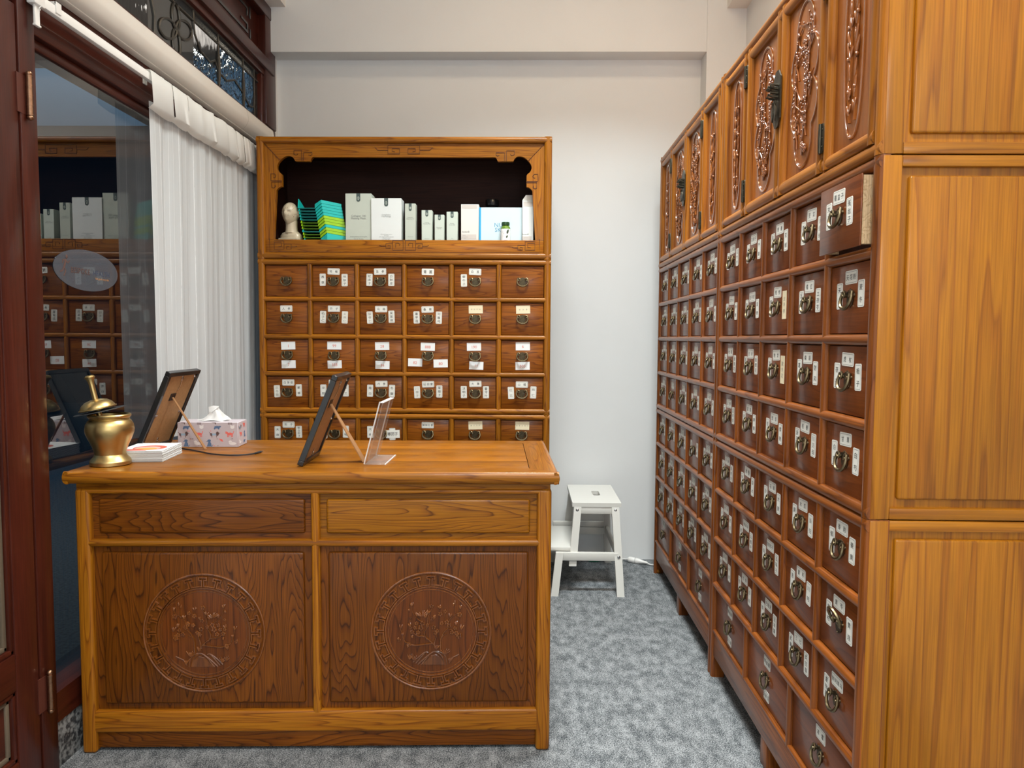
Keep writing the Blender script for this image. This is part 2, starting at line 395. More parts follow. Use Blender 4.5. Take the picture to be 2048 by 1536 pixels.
    def text(s, string, size, cx, cz, y, mat=0, plane='xz', M=None, stretch=1.0):
        vs, fs = glyph(string)
        if plane == 'xz': P = [(cx + a * size * stretch, y, cz + b * size) for a, b in vs]
        elif plane == 'xy': P = [(cx + a * size * stretch, cz + b * size, y) for a, b in vs]
        else: P = [(y, cx + a * size * stretch, cz + b * size) for a, b in vs]
        return s.add(P, fs, mat, M)

    def mesh(s, name, mats, ang=38, normals=True):
        me = bpy.data.meshes.new(name); me.from_pydata(s.v, [], s.f)
        for m in mats: me.materials.append(m)
        if len(mats) > 1: me.polygons.foreach_set('material_index', s.m)
        me.validate()
        if normals:
            bm = bmesh.new(); bm.from_mesh(me); bmesh.ops.recalc_face_normals(bm, faces=bm.faces[:]); bm.to_mesh(me); bm.free()
        me.shade_smooth(); me.set_sharp_from_angle(angle=math.radians(ang))
        return me

    def obj(s, name, mats, parent=None, loc=None, ang=38, normals=True, label=None):
        if not isinstance(mats, (list, tuple)): mats = [mats]
        return put(name, s.mesh(name, mats, ang, normals), parent, loc, label)


def put(name, me, parent=None, loc=None, label=None):
    o = bpy.data.objects.new(name, me); COL.objects.link(o)
    if parent is not None: o.parent = parent
    if loc is not None: o.location = loc
    if label: o['label'] = label
    return o


def thing(name, label, cat, loc=(0, 0, 0), rz=0.0, group=None):
    o = bpy.data.objects.new(name, None); COL.objects.link(o); o.location = loc; o.rotation_euler = (0, 0, rz)
    o.empty_display_size = 0.05
    o['label'] = label; o['category'] = cat
    if group: o['group'] = group
    return o


def tag(o, label, cat, group=None):
    o['label'] = label; o['category'] = cat
    if group: o['group'] = group
    return o


def struct(o):
    o['kind'] = 'structure'; return o


def BX(name, mat, x0, x1, y0, y1, z0, z1, parent=None, r=0.0):
    m = MB()
    if r: m.rbox(x0, x1, y0, y1, z0, z1, r)
    else: m.box(x0, x1, y0, y1, z0, z1)
    return m.obj(name, mat, parent)


def arc(cx, cz, r, a0, a1, n, rz=None):
    rz = rz or r
    return [(cx + r * math.cos(math.radians(a0 + (a1 - a0) * i / n)), cz + rz * math.sin(math.radians(a0 + (a1 - a0) * i / n))) for i in range(n + 1)]


RND = random.Random(7)
# ================================================================== the room
XW = -1.53          # inner face of the shop-front wall line
YB = 4.49           # back wall
struct(BX('floor', CARPET, -1.50, 1.30, -2.6, YB + 0.02, -0.05, 0.0))
struct(BX('wall_back', WALLP, -1.80, 1.45, YB, YB + 0.1, 0, 3.95))
struct(BX('wall_right', WALLP, 1.27, 1.37, -2.6, YB, 0, 3.95))
struct(BX('wall_front', WALLP, -1.80, 1.45, -2.7, -2.6, 0, 3.95))
struct(BX('wall_left', WALLP, -1.63, -1.50, -2.6, 1.25, 0, 3.95))
struct(BX('ceiling', CEILP, -1.80, 1.45, -2.7, YB + 0.1, 3.80, 3.95))
struct(BX('trim_1', WALLP, -1.56, 1.27, 4.36, YB, 3.05, 3.80))           # beam across the back wall
struct(BX('trim_2', WALLP, 1.045, 1.27, 4.352, YB, 0, 3.80))              # column in the corner
struct(BX('trim_3', CEILP, -1.80, -1.415, 1.25, 4.36, 3.305, 3.80))        # beam over the shop front
struct(BX('trim_4', CEILP, 1.157, 1.27, -2.6, 4.352, 3.29, 3.80))         # beam over the right wall
struct(BX('trim_5', WALLP, -1.80, -1.514, 4.44, YB, 0, 3.305))

# ---------------- shop-front window: lower light
w1 = bpy.data.objects.new('window_1', None); COL.objects.link(w1); struct(w1)
m = MB(); m.v = [(XW - 0.005, 2.19, 0.24), (XW - 0.005, 4.44, 0.24), (XW - 0.005, 4.44, 2.31), (XW - 0.005, 2.19, 2.31)]; m.f = [(0, 1, 2, 3)]; m.m = [0]
pane = m.obj('glass_pane', [PANE], w1, normals=False)
m = MB(); m.rbox(-1.58, -1.505, 2.205, 4.44, 2.295, 2.345, 0.006); m.obj('head_rail', MAHOG['y'], w1)
m = MB(); m.rbox(-1.60, -1.512, 2.205, 4.44, 2.345, 2.61, 0.004); m.obj('transom_beam', MAHOG['y'], w1)
m = MB(); m.rbox(-1.60, -1.525, 2.205, 4.44, 2.262, 2.297, 0.008); m.obj('glazing_bead', MAHOG['y'], w1)
m = MB(); m.prism([(-1.60, 0.265), (-1.52, 0.265), (-1.472, 0.250), (-1.470, 0.155), (-1.60, 0.155)], 2.205, 4.44, 'xz'); m.obj('sill', MAHOG['y'], w1)
m = MB(); m.rbox(-1.60, -1.500, 4.37, 4.44, 0.15, 2.30, 0.004); m.obj('jamb', MAHOG['z'], w1)
m = MB(); m.rbox(-1.64, -1.470, 2.132, 2.206, 0.0, 3.30, 0.005); m.obj('post', MAHOG['z'], w1)
struct(BX('trim_6', GRANITE, -1.62, -1.478, 2.206, 4.44, 0, 0.155, r=0.002))
# oval sticker on the pane
m = MB(); ov = [(2.54 + 0.187 * math.cos(2 * PI * i / 48), 1.606 + 0.071 * math.sin(2 * PI * i / 48)) for i in range(48)]
m.prism(ov, XW - 0.0045, XW - 0.0035, 'yz')
st = m.obj('window_sticker', STICK, w1, label='oval pale film sticker with a runner and lettering')
m = MB()
m.text('BESPOKE', 0.0275, 2.497, 1.602, XW - 0.0028, 0, 'yz'); m.text('HEALTH', 0.0275, 2.622, 1.602, XW - 0.0028, 1, 'yz'); m.text('feel good every day', 0.0105, 2.625, 1.583, XW - 0.0028, 2, 'yz')
for pts, r in (([(2.418, 1.634), (2.412, 1.616), (2.407, 1.607)], 0.005), ([(2.407, 1.607), (2.416, 1.596), (2.405, 1.578)], 0.0032), ([(2.407, 1.607), (2.398, 1.594), (2.386, 1.590)], 0.0032),
               ([(2.417, 1.630), (2.430, 1.622), (2.438, 1.631)], 0.0026), ([(2.416, 1.631), (2.402, 1.630), (2.399, 1.619)], 0.0026)):
    m.tube([(XW - 0.003, a, b) for a, b in pts], r, 6, 0, flat=0.1, up=(1, 0, 0))
m.ell((XW - 0.003, 2.423, 1.643), 0.001, 0.006, 0.0075, mat=0)
INK_S = plain('sticker_brown_ink', (0.10, 0.05, 0.04), 0.7); INK_B = plain('sticker_blue_ink', (0.05, 0.06, 0.10), 0.7); INK_O = plain('sticker_orange_ink', (0.55, 0.25, 0.08), 0.7)
m.obj('lettering', [INK_S, INK_B, INK_O], st, normals=False)

# ---------------- leaded transom light
w2 = bpy.data.objects.new('window_2', None); COL.objects.link(w2); struct(w2)
def wbar(name, y0, y1, z0, z1, x1=-1.50, ax='y', r=0.006):
    m = MB(); m.rbox(-1.60, x1, y0, y1, z0, z1, r); return m.obj(name, MAHOG[ax], w2)
wbar('top_rail', 2.206, 4.40, 2.885, 2.925, -1.515); wbar('top_rail', 2.206, 4.40, 2.92, 2.985, -1.495); wbar('stile', 4.275, 4.44, 2.61, 3.30, -1.505, 'z')
wbar('stile', 4.24, 4.28, 2.61, 2.89, -1.52, 'z')
# carved fret panel above
wbar('fret_panel', 2.206, 4.28, 2.985, 3.235, -1.55); wbar('top_rail', 2.206, 4.44, 3.225, 3.30, -1.50); wbar('fret_bead', 2.206, 4.20, 3.005, 3.020, -1.535)
for (a, b, c, d) in ((2.3, 4.10, 3.055, 3.068), (2.3, 4.10, 3.185, 3.198), (4.10, 4.115, 3.055, 3.10), (4.10, 4.115, 3.15, 3.198), (4.02, 4.115, 3.10, 3.112), (4.14, 4.155, 3.04, 3.09), (4.14, 4.155, 3.15, 3.21)):
    m = MB(); m.box(-1.56, -1.545, a, b, c, d); m.obj('fret_bar', BLACKP, w2)
XG = -1.545
def gpane(mat, poly):
    m = MB(); m.v = [(XG, y, z) for y, z in poly]; m.f = [tuple(range(len(poly)))]; m.m = [0]
    return m.obj('leaded_pane', mat, w2, normals=False)
ys = [2.21, 2.6, 3.02, 3.43, 3.70, 4.02, 4.18]
for i in range(len(ys) - 1): gpane(SEEDY, [(ys[i], 2.835), (ys[i + 1], 2.835), (ys[i + 1], 2.89), (ys[i], 2.89)])
gpane(SEEDY, [(4.18, 2.60), (4.245, 2.60), (4.245, 2.89), (4.18, 2.89)])
gpane(WISPY, [(2.21, 2.60), (3.02, 2.60), (3.02, 2.835), (2.21, 2.835)])
gpane(CLEARG, [(3.02, 2.60), (3.43, 2.60), (3.43, 2.835), (3.02, 2.835)])
gpane(WISPY, [(3.43, 2.72), (3.70, 2.70), (3.70, 2.835), (3.43, 2.835)]); gpane(HAMMER, [(3.43, 2.60), (3.70, 2.60), (3.70, 2.70), (3.43, 2.72)])
gpane(HAMMER, [(3.70, 2.60), (4.02, 2.60), (4.02, 2.835), (3.70, 2.835)]); gpane(HAMMER, [(4.02, 2.60), (4.18, 2.60), (4.18, 2.835), (4.02, 2.835)])
def came(pts, r=0.006):
    m = MB(); m.tube([(XG + 0.002, y, z) for y, z in pts], r, 6); return m.obj('lead_came', LEAD, w2)
came([(2.21, 2.835), (4.245, 2.835)]); came([(4.18, 2.60), (4.18, 2.89)]); came([(2.21, 2.888), (4.24, 2.888)], 0.008)
for y in ys[1:-1]: came([(y, 2.835), (y, 2.89)])
for y in (3.70, 4.02): came([(y, 2.60), (y, 2.68), (y, 2.73), (y, 2.835)], [0.005, 0.013, 0.013, 0.005])
def petal(cy, cz, a, L, w):
    pts = []
    for i in range(24):
        t = i / 24 * 2 * PI; u = L / 2 * (1 - math.cos(t)); v = w * math.sin(t)
        pts.append((cy + u * math.cos(a) - v * math.sin(a), cz + u * math.sin(a) + v * math.cos(a)))
    return pts
for a, L, w_, mt in ((90, 0.11, 0.035, REEDED), (20, 0.16, 0.04, WISPY), (200, 0.16, 0.04, REEDED), (270, 0.12, 0.035, REEDED)):
    p = petal(3.26, 2.725, math.radians(a), L, w_); came(p + [p[0]], 0.006)
came([(3.43, 2.835), (3.44, 2.78), (3.50, 2.725), (3.60, 2.71), (3.66, 2.74), (3.70, 2.70), (3.80, 2.69), (3.90, 2.73), (4.02, 2.70), (4.10, 2.66), (4.16, 2.67), (4.18, 2.72)])
came([(3.02, 2.835), (3.04, 2.78), (3.07, 2.70), (3.06, 2.60)]); came([(2.62, 2.835), (2.63, 2.60)]); came(petal(2.85, 2.83, math.radians(-60), 0.12, 0.04), 0.005)

# ---------------- street outside at dusk
PAVE = plain('pavement_stone', (0.20, 0.22, 0.23), 0.9, noise=0.4, nscale=60, bump=0.4)
o = struct(BX('pavement', PAVE, -5.0, -1.64, -3, 12, -0.12, -0.05)); struct(BX('street', plain('asphalt', (0.04, 0.045, 0.05), 0.9), -30, -5.0, -10, 40, -0.2, -0.12))
struct(BX('trim_7', plain('veranda_soffit', (0.32, 0.28, 0.24), 0.9), -4.6, -1.66, -3, 6.0, 3.55, 3.70))
bd = plain('dark_render', (0.03, 0.04, 0.055), 0.9)
t = thing('terrace_building', 'dim terrace building along the street beyond the shop window', 'building', (-8, 16, 0))
BX('wall', bd, -14, 6.2, 0, 3, -0.2, 5.6, t); BX('parapet', plain('pale_parapet', (0.06, 0.07, 0.09), 0.9), -14, 6.3, -0.15, 3.1, 5.6, 5.9, t)
t = thing('corner_building', 'dark flat-roofed building across the road outside', 'building', (-14, 4, 0))
BX('wall', bd, -3, 0, -8, 9, -0.2, 4.6, t); BX('parapet', bd, -3.1, 0.1, -8.1, 9.1, 4.6, 4.8, t)

# ---------------- glazed door leaf beside the window
d1 = bpy.data.objects.new('door_1', None); COL.objects.link(d1); struct(d1)
def dbox(name, y0, y1, z0, z1, x0=-1.52, x1=-1.472, ax='z', mat=None, r=0.004):
    m = MB(); m.rbox(x0, x1, y0, y1, z0, z1, r); return m.obj(name, mat or MAHOG[ax], d1)
dbox('stile', 2.03, 2.126, 0.02, 2.33); dbox('stile', 1.25, 1.34, 0.02, 2.33)
dbox('bottom_rail', 1.34, 2.03, 0.02, 0.13, ax='y'); dbox('lock_rail', 1.34, 2.03, 0.345, 0.455, ax='y'); dbox('top_rail', 1.34, 2.03, 2.23, 2.33, ax='y')
dbox('lower_panel', 1.34, 2.03, 0.13, 0.345, -1.515, -1.490, 'y')
GILT = plain('worn_gilt_moulding', (0.16, 0.12, 0.08), 0.4, 0.3)
for (z0, z1) in ((0.13, 0.345), (0.455, 2.23)):
    for k, (mt, off, xx) in enumerate(((MAHOG['z'], 0.0, -1.476), (GILT, 0.016, -1.484))):
        dbox('moulding', 2.03 - off - 0.016, 2.03 - off, z0 + off, z1 - off, -1.50, xx, 'z', mt); dbox('moulding', 1.34 + off, 2.03 - off, z0 + off, z0 + off + 0.016, -1.50, xx, 'y', mt)
        dbox('moulding', 1.34 + off, 2.03 - off, z1 - off - 0.016, z1 - off, -1.50, xx, 'y', mt)
m = MB(); m.v = [(-1.505, 1.34, 0.455), (-1.505, 2.03, 0.455), (-1.505, 2.03, 2.23), (-1.505, 1.34, 2.23)]; m.f = [(0, 1, 2, 3)]; m.m = [0]; m.obj('glass_pane', PANE, d1, normals=False)
dbox('head_frame', 1.25, 2.132, 2.345, 3.30, -1.60, -1.474, 'y')
COPPER = plain('worn_copper_hinge', (0.36, 0.20, 0.12), 0.3, 1.0, noise=0.3, nscale=80)
for z0, z1 in ((2.014, 2.150), (0.214, 0.345)):
    m = MB(); yy = 2.158; zz = z0
    m.lathe([(0.0085, z0 + 0.012), (0.0085, z1 - 0.012)], 16, 0, Matrix.Translation((-1.460, yy, 0)))
    for q in range(5):
        zq = z0 + 0.012 + (z1 - z0 - 0.024) * q / 4
        m.lathe([(0.0095, zq - 0.0015), (0.0095, zq + 0.0015)], 16, 0, Matrix.Translation((-1.460, yy, 0)))
    for zq in (z0 + 0.005, z1 - 0.005): m.ell((-1.460, yy, zq), 0.0095, 0.0095, 0.009, 10, 6)
    h = m.obj('hinge', COPPER, d1)
    m = MB(); m.box(-1.4725, -1.4690, 2.118, 2.156, z0 + 0.012, z1 - 0.012); m.obj('hinge_leaf', plain('painted_hinge_leaf', (0.08, 0.02, 0.012), 0.4), h)


# ================================================================== medicine chests
def handle_mesh(up=False):
    """bat-wing back plate, two posts and a scrolled bail"""
    m = MB()
    half = [(0, 0.0225), (0.004, 0.0175), (0.009, 0.0195), (0.013, 0.015), (0.0195, 0.0165), (0.0215, 0.009), (0.0165, 0.002), (0.018, -0.006), (0.0125, -0.013), (0.006, -0.016), (0, -0.0185)]
    half = [(x * 1.12, z * 1.12) for x, z in half]
    poly = [(x * 0.88, z) for x, z in half] + [(-x * 0.88, z) for x, z in half[-2:0:-1]]
    m.prism(poly, -0.0018, 0.0002, 'xz', 1)
    for s in (-1, 1):
        m.lathe([(0.0042, 0), (0.0042, 0.010), (0.003, 0.0125)], 8, 0, Matrix.Translation((s * 0.0215, 0, 0.008)) @ Matrix.Rotation(PI / 2, 4, 'X'))
    pts = []
    for i in range(23):
        a = math.radians(-222 + 264 * i / 22)          # open at the top
        pts.append((0.0285 * math.cos(a), 0.0245 * math.sin(a)))
    e_ = [(0.0150, 0.0030), (0.0118, 0.0085), (0.0140, 0.0150), (0.0195, 0.0190), (0.0255, 0.0165)]
    pts = [(-x, z) for x, z in e_] + pts[2:-2] + e_[::-1]
    rr = [0.0020, 0.0026, 0.0032, 0.0036, 0.0038] + [0.0038 + 0.0010 * math.sin(PI * i / 18) for i in range(len(pts) - 10)] + [0.0038, 0.0036, 0.0032, 0.0026, 0.0020]
    tilt = math.radians(158 if up else 12)
    P = []
    for x, z in pts:
        dz = z - 0.010
        P.append((x, -0.009 + dz * math.sin(tilt), 0.010 + dz * math.cos(tilt)))
    m.tube(P, rr, 7)
    m.ell((0, -0.004, -0.0165), 0.002, 0.002, 0.002, 6, 4)
    return m.mesh('handle', [BRONZE, BRONZE_P], 50)


HANDLE = handle_mesh(); HANDLE_UP = handle_mesh(True)


def slip(parent, cx, cz, text, vert=False, w=None, h=None, paper=None, ink=None, size=0.0155, border=True, rot=None, num=False, cut=True):
    w = w or (0.032 if vert else 0.064); h = h or (0.064 if vert else 0.033)
    c = 0.003 if cut else 0.0004
    poly = [(-w / 2 + c, -h / 2), (w / 2 - c, -h / 2), (w / 2, -h / 2 + c), (w / 2, h / 2 - c), (w / 2 - c, h / 2), (-w / 2 + c, h / 2), (-w / 2, h / 2 - c), (-w / 2, -h / 2 + c)]
    a = math.radians(RND.uniform(-2.2, 2.2) if rot is None else rot)
    M = Matrix.Rotation(a, 4, 'Y')
    m = MB(); m.prism(poly, -0.0008, 0.0003, 'xz', 0, M)
    if border:
        b = 0.0032; t = 0.0006
        for x0, x1, z0, z1 in ((-w / 2 + b, w / 2 - b, h / 2 - b - t, h / 2 - b), (-w / 2 + b, w / 2 - b, -h / 2 + b, -h / 2 + b + t), (-w / 2 + b, -w / 2 + b + t, -h / 2 + b, h / 2 - b), (w / 2 - b - t, w / 2 - b, -h / 2 + b, h / 2 - b)):
            m.add([(x0, -0.0012, z0), (x1, -0.0012, z0), (x1, -0.0012, z1), (x0, -0.0012, z1)], [(0, 1, 2, 3)], 1, M)
    if num:
        m.text(text, size, 0, -0.001, -0.0012, 1, M=M)
    else:
        n = len(text); L = h if vert else w
        step = min(0.5 * L, (L - 0.012) / max(n - 1, 1) if n > 2 else 0.46 * L)
        if n > 2: step = min(step, 0.0185 if n == 3 else 0.0145)
        sz = size if n < 4 else size * 0.85
        for i, ch in enumerate(text):
            q = ((n - 1) / 2 - i) * step
            m.text(ch, sz, 0 if vert else -q, q if vert else 0, -0.0012, 1, M=M, stretch=1.12 if vert else 0.95)
    o = m.obj('paper_slip', [paper or PAPER, ink or INK], parent, (cx, 0, cz), normals=False)
    return o


_dm = {}
def drawer(root, x0, x1, z0, z1, mat, slips=None, pulled=0.0, key='', hup=False, y=0.009):
    w = x1 - x0; h = z1 - z0; k = (round(w, 4), round(h, 4), mat.name, pulled)
    if k not in _dm:
        m = MB(); m.rbox(-w / 2, w / 2, 0, 0.0045 if pulled else 0.022, -h / 2, h / 2, 0.0018 if pulled else 0.0022, 2); _dm[k] = m.mesh('drawer', [mat])
    d = put('drawer', _dm[k], root, ((x0 + x1) / 2, y - pulled, (z0 + z1) / 2))
    put('handle', HANDLE_UP if hup else HANDLE, d, (RND.uniform(-0.001, 0.001), 0, RND.uniform(-0.001, 0.001)))
    if pulled:
        for s in (-1, 1):
            m = MB(); m.box(s * (w / 2 - 0.016), s * (w / 2 - 0.0002), 0.0046, 0.20, -h / 2 + 0.004, h / 2 - 0.004); m.obj('drawer_side', RAWPINE, d, label='raw pale pine side of the drawer')
            for q in range(4):
                zq = -h / 2 + 0.025 + q * (h - 0.05) / 3
                m = MB(); m.prism([(0.024, zq - 0.008), (0.034, zq - 0.011), (0.034, zq + 0.011), (0.024, zq + 0.008)], s * (w / 2 - 0.0008), s * (w / 2 + 0.0001), 'yz'); m.obj('dovetail', plain('end_grain_pine', (0.42, 0.25, 0.11), 0.8), d)
    if slips:
        j = lambda s: RND.uniform(-s, s)
        if slips[0] == 'num':
            for (tx, dx, dz) in slips[1]:
                slip(d, dx + j(0.003), dz + j(0.002), tx, False, 0.075, 0.042, WHITEP, REDINK, 0.021, False, num=True, cut=False)
        elif slips[0] == 'cream':
            slip(d, 0.003, 0.050, slips[1], False, 0.074, 0.043, CREAMP, FAINT, 0.0085, False, cut=False)
        elif slips[0] == 'large':
            slip(d, 0.0, 0.056, slips[1], False, 0.060, 0.035)
            if slips[2]: slip(d, 0.0, -0.052, slips[2], False, 0.050, 0.033)
        else:
            tx = list(slips) + [None] * 3
            if tx[0]: slip(d, j(0.003), 0.049 + j(0.003), tx[0], False, ink=FAINT if tx[0].startswith('*') else INK) if not tx[0].startswith('*') else slip(d, 0.0, 0.05, tx[0][1:], False, border=False, size=0.019)
            for q, s in ((1, -1), (2, 1)):
                if not tx[q]: continue
                if tx[q].startswith('*'): slip(d, s * 0.058, 0.004, tx[q][1:], True, ink=FAINT, border=True, rot=3 * s)
                elif tx[q].startswith('#'): slip(d, 0.060, 0.006, tx[q][1:], True, 0.034, 0.085, CREAMP, FAINT, border=False, cut=False)
                elif tx[q].startswith('+'):
                    slip(d, 0.058, 0.0, '  ', True); m = MB(); o = slip(d, 0.060, 0.0, tx[q][1:], False, 0.075, 0.043, PAPER, INK, 0.021, False, cut=False); o.location.y = -0.001
                else: slip(d, s * 0.058 + j(0.002), 0.008 + j(0.003), tx[q], True)
    return d


ROWS_M = [(1.591, 1.755), (1.394, 1.564), (1.198, 1.367), (1.001, 1.171)]
Z1, Z2 = 0.976, 1.786


def frame_lattice(root, W, z0, z1, xs, zr, F, sw=0.034, dw=0.026, rw=0.029, feet=False, hb=0.013):
    """stiles, rails and dividers: half-round mouldings that cut into each other"""
    for c in (sw / 2, W - sw / 2):
        m = MB(); m.bead('z', z0, z1, c, sw, hb, y0=0.008); m.obj('stile', F['z'], root)
    for zc in (z1 - rw / 2, z0 + rw / 2):
        m = MB(); m.bead('x', 0.001, W - 0.001, zc, rw, hb, y0=0.008); m.obj('rail', F['x'], root)
    for x in xs:
        m = MB(); m.bead('z', z0 + rw * 0.5, z1 - rw * 0.5, x, dw, hb - 0.002, y0=0.008); m.obj('divider', F['z'], root)
    for z in zr:
        m = MB(); m.bead('x', sw * 0.5, W - sw * 0.5, z, dw, hb - 0.001, y0=0.008); m.obj('rail', F['x'], root)


def side_panel(root, W, D, z0, z1, S, s=1, zb=None):
    """framed and fielded end panel standing on the plane x=W"""
    zb = z0 if zb is None else zb
    pw = 0.046
    def bar(name, y0, y1, a, b, ax, x1=0.0):
        m = MB(); m.rbox(W - 0.02, W + x1, y0, y1, a, b, 0.003); m.obj(name, S[ax], root)
    bar('end_post', 0.004, pw, zb, z1 - 0.0015, 'z', 0.001); bar('end_post', D - pw, D, zb, z1 - 0.0015, 'z', 0.001)
    bar('end_rail', pw, D - pw, z1 - 0.026, z1 - 0.0015, 'y'); bar('end_rail', pw, D - pw, z0, z0 + 0.026, 'y')
    m = MB(); m.box(W - 0.02, W - 0.012, pw - 0.002, D - pw + 0.002, z0 + 0.02, z1 - 0.02); m.obj('panel_margin', S['z'], root)
    m = MB(); m.rbox(W - 0.018, W - 0.002, pw + 0.018, D - pw - 0.018, z0 + 0.045, z1 - 0.045, 0.006, 3); m.obj('end_panel', S['z'], root)


def chest_middle(root, W, D, ncol, data, F, DR, S=None, pulled=None, sw=0.036):
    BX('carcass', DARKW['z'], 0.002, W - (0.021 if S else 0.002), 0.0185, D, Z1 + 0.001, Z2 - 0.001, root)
    pitch = (W - 2 * sw + 0.026) / ncol
    xs = [sw - 0.013 + pitch * i for i in range(1, ncol)]
    frame_lattice(root, W, Z1 + 0.0005, Z2 - 0.0005, xs, [1.5775, 1.3805, 1.1845], F, sw)
    b = [sw - 0.013] + xs + [W - sw + 0.013]
    for r, (za, zb) in enumerate(ROWS_M):
        for c in range(ncol):
            drawer(root, b[c] + 0.0145, b[c + 1] - 0.0145, za + 0.0015, zb - 0.0015, DR['x'], data[r][c], 0.034 if pulled == (r, c) else 0.0)
    if S: side_panel(root, W, D, Z1 + 0.0005, Z2 - 0.0005, S)


def chest_base(root, W, D, ncol, data, large, F, DR, S=None, hups=(), sw=0.036):
    zt = Z1 - 0.0005
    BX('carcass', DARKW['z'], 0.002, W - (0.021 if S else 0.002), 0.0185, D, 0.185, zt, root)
    pitch = (W - 2 * sw + 0.026) / ncol
    xs = [sw - 0.013 + pitch * i for i in range(1, ncol)]
    for c in (sw / 2, W - sw / 2):
        m = MB(); m.bead('z', 0.0, zt, c, sw, 0.013, back=0.04, y0=0.008); m.obj('post', F['z'], root)
    for yb in (D - 0.05,):
        for c in (0.0, W - 0.05): BX('back_leg', F['z'], c, c + 0.05, yb, D, 0, 0.2, root, 0.004)
    m = MB(); m.bead('x', 0.001, W - 0.001, zt - 0.0145, 0.029, 0.013, y0=0.008); m.obj('rail', F['x'], root)
    for z in (0.772, 0.5745, 0.3865):
        m = MB(); m.bead('x', sw / 2, W - sw / 2, z, 0.026, 0.012, y0=0.008); m.obj('rail', F['x'], root)
    for x in xs:
        m = MB(); m.bead('z', 0.3865, zt - 0.015, x, 0.026, 0.011, y0=0.008); m.obj('divider', F['z'], root)
    m = MB(); m.bead('x', sw / 2, W - sw / 2, 0.194, 0.016, 0.010, y0=0.008); m.obj('rail', F['x'], root)
    m = MB(); m.rbox(sw * 0.8, W - sw * 0.8, 0.002, 0.022, 0.090, 0.190, 0.004); m.obj('apron', F['x'], root)
    m = MB(); m.rbox(W / 2 - 0.03, W / 2 + 0.03, 0.004, 0.05, 0.0, 0.095, 0.003); m.obj('middle_leg', F['z'], root)
    b = [sw - 0.013] + xs + [W - sw + 0.013]
    for r, (za, zb) in enumerate([(0.786, 0.946), (0.5885, 0.7585), (0.4, 0.5605)]):
        for c in range(ncol):
            drawer(root, b[c] + 0.0145, b[c + 1] - 0.0145, za + 0.0015, zb - 0.0015, DR['x'], data[r][c] if r < len(data) else None, hup=(r, c) in hups)
    p3 = (b[-1] - b[0]) / 3
    for i in (1, 2):
        m = MB(); m.bead('z', 0.19, 0.3865, b[0] + p3 * i, 0.026, 0.011, y0=0.008); m.obj('divider', F['z'], root)
    for i in range(3):
        drawer(root, b[0] + p3 * i + 0.0145, b[0] + p3 * (i + 1) - 0.0145, 0.2035, 0.3725, DR['x'], large[i] if large else None)
    if S: side_panel(root, W, D, 0.19, zt, S, zb=0.0)


# ---- back chests
BXL, BW, BD = -1.404, 1.538, 0.45
def num(*a): return ('num', a)
DATA_B = [
    [None, ('地榆', '茜草', '地肤子'), ('苦参', '蛇床子', '白鲜皮'), ('*青蒿',), ('白芨', '牵牛子'), None],
    [('人参',), ('芥子', '柏子仁', '*火麻仁'), ('乌梅', '*酸枣仁', '吴茱萸'), ('桑椹', '墨旱莲', '何首乌'), ('cream', '野生石斛'), ('cream', '西洋参')],
    [num(('1', 0.005, 0.050), ('7', 0.008, -0.048)), num(('99', 0.004, 0.050), ('333', 0.004, -0.048)), num(('28', 0.004, 0.050), ('36', 0.008, -0.048)), num(('888', 0.0, 0.050), ('82', -0.071, -0.036), ('80', 0.065, -0.040)), num(('190', -0.003, 0.052), ('11', 0.008, -0.050)), num(('6', 0.0, 0.052), ('505', 0.004, -0.048))],
    [('白茅根', '*忍冬藤', '紫草'), ('芦荟', '龙胆', '泽兰'), ('丹参', '薤白', '冬葵'), ('延胡索', '*川楝子', '莱菔子'), ('大黄', '决明子', '番泻叶'), ('山楂', '*红花', '桃仁')],
]
DATA_BB = [[('附子', '天麻', '制白附子'), (None, '莪术', '三棱'), (None, '大枣', '+葶苈子'), ('朝鲜红参',), ('cream', '野生石斛'), ('cream', '云南天麻片')]]
t = thing('medicine_chest', 'honey elm lower drawer chest against the back wall, mostly hidden behind the counter', 'drawer chest', (BXL, 3.82, 0), 0, 'stacked back wall chests')
chest_base(t, BW, BD, 6, DATA_BB, None, HONEY, DRAWER)
t = thing('medicine_chest', 'honey elm chest of six by four drawers under the open display shelf', 'drawer chest', (BXL, 3.82, 0), 0, 'stacked back wall chests')
chest_middle(t, BW, BD, 6, DATA_B, HONEY, DRAWER)

# ---- open display hutch on top of it
ZT = 2.4165
t = thing('display_hutch', 'open elm display hutch with cusped opening and carved fret lines on the back wall chests', 'hutch', (BXL, 3.82, Z2), 0)
H = ZT - Z2
def hx(zx): return BW / 2 + (zx - 1017) * 0.000787
def hz(zy): return 2.314 - (250 + zy / 3.303 - 313) * 0.002576 - Z2
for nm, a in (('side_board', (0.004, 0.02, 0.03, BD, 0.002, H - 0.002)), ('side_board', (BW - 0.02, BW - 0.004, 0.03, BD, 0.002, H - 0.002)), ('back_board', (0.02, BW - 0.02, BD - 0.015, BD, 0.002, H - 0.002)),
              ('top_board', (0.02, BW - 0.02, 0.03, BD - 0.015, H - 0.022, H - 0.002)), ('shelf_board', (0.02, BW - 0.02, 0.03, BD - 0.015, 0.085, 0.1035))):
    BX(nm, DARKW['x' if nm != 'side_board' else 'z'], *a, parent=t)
for c in (0.02, BW - 0.02):
    m = MB(); m.bead('z', 0.0005, H, c, 0.040, 0.014, back=0.03, y0=0.008); m.obj('stile', HONEY['z'], t)
for zc in (0.018, H - 0.017):
    m = MB(); m.bead('x', 0.001, BW - 0.001, zc, 0.034, 0.014, back=0.03, y0=0.008); m.obj('rail', HONEY['x'], t)
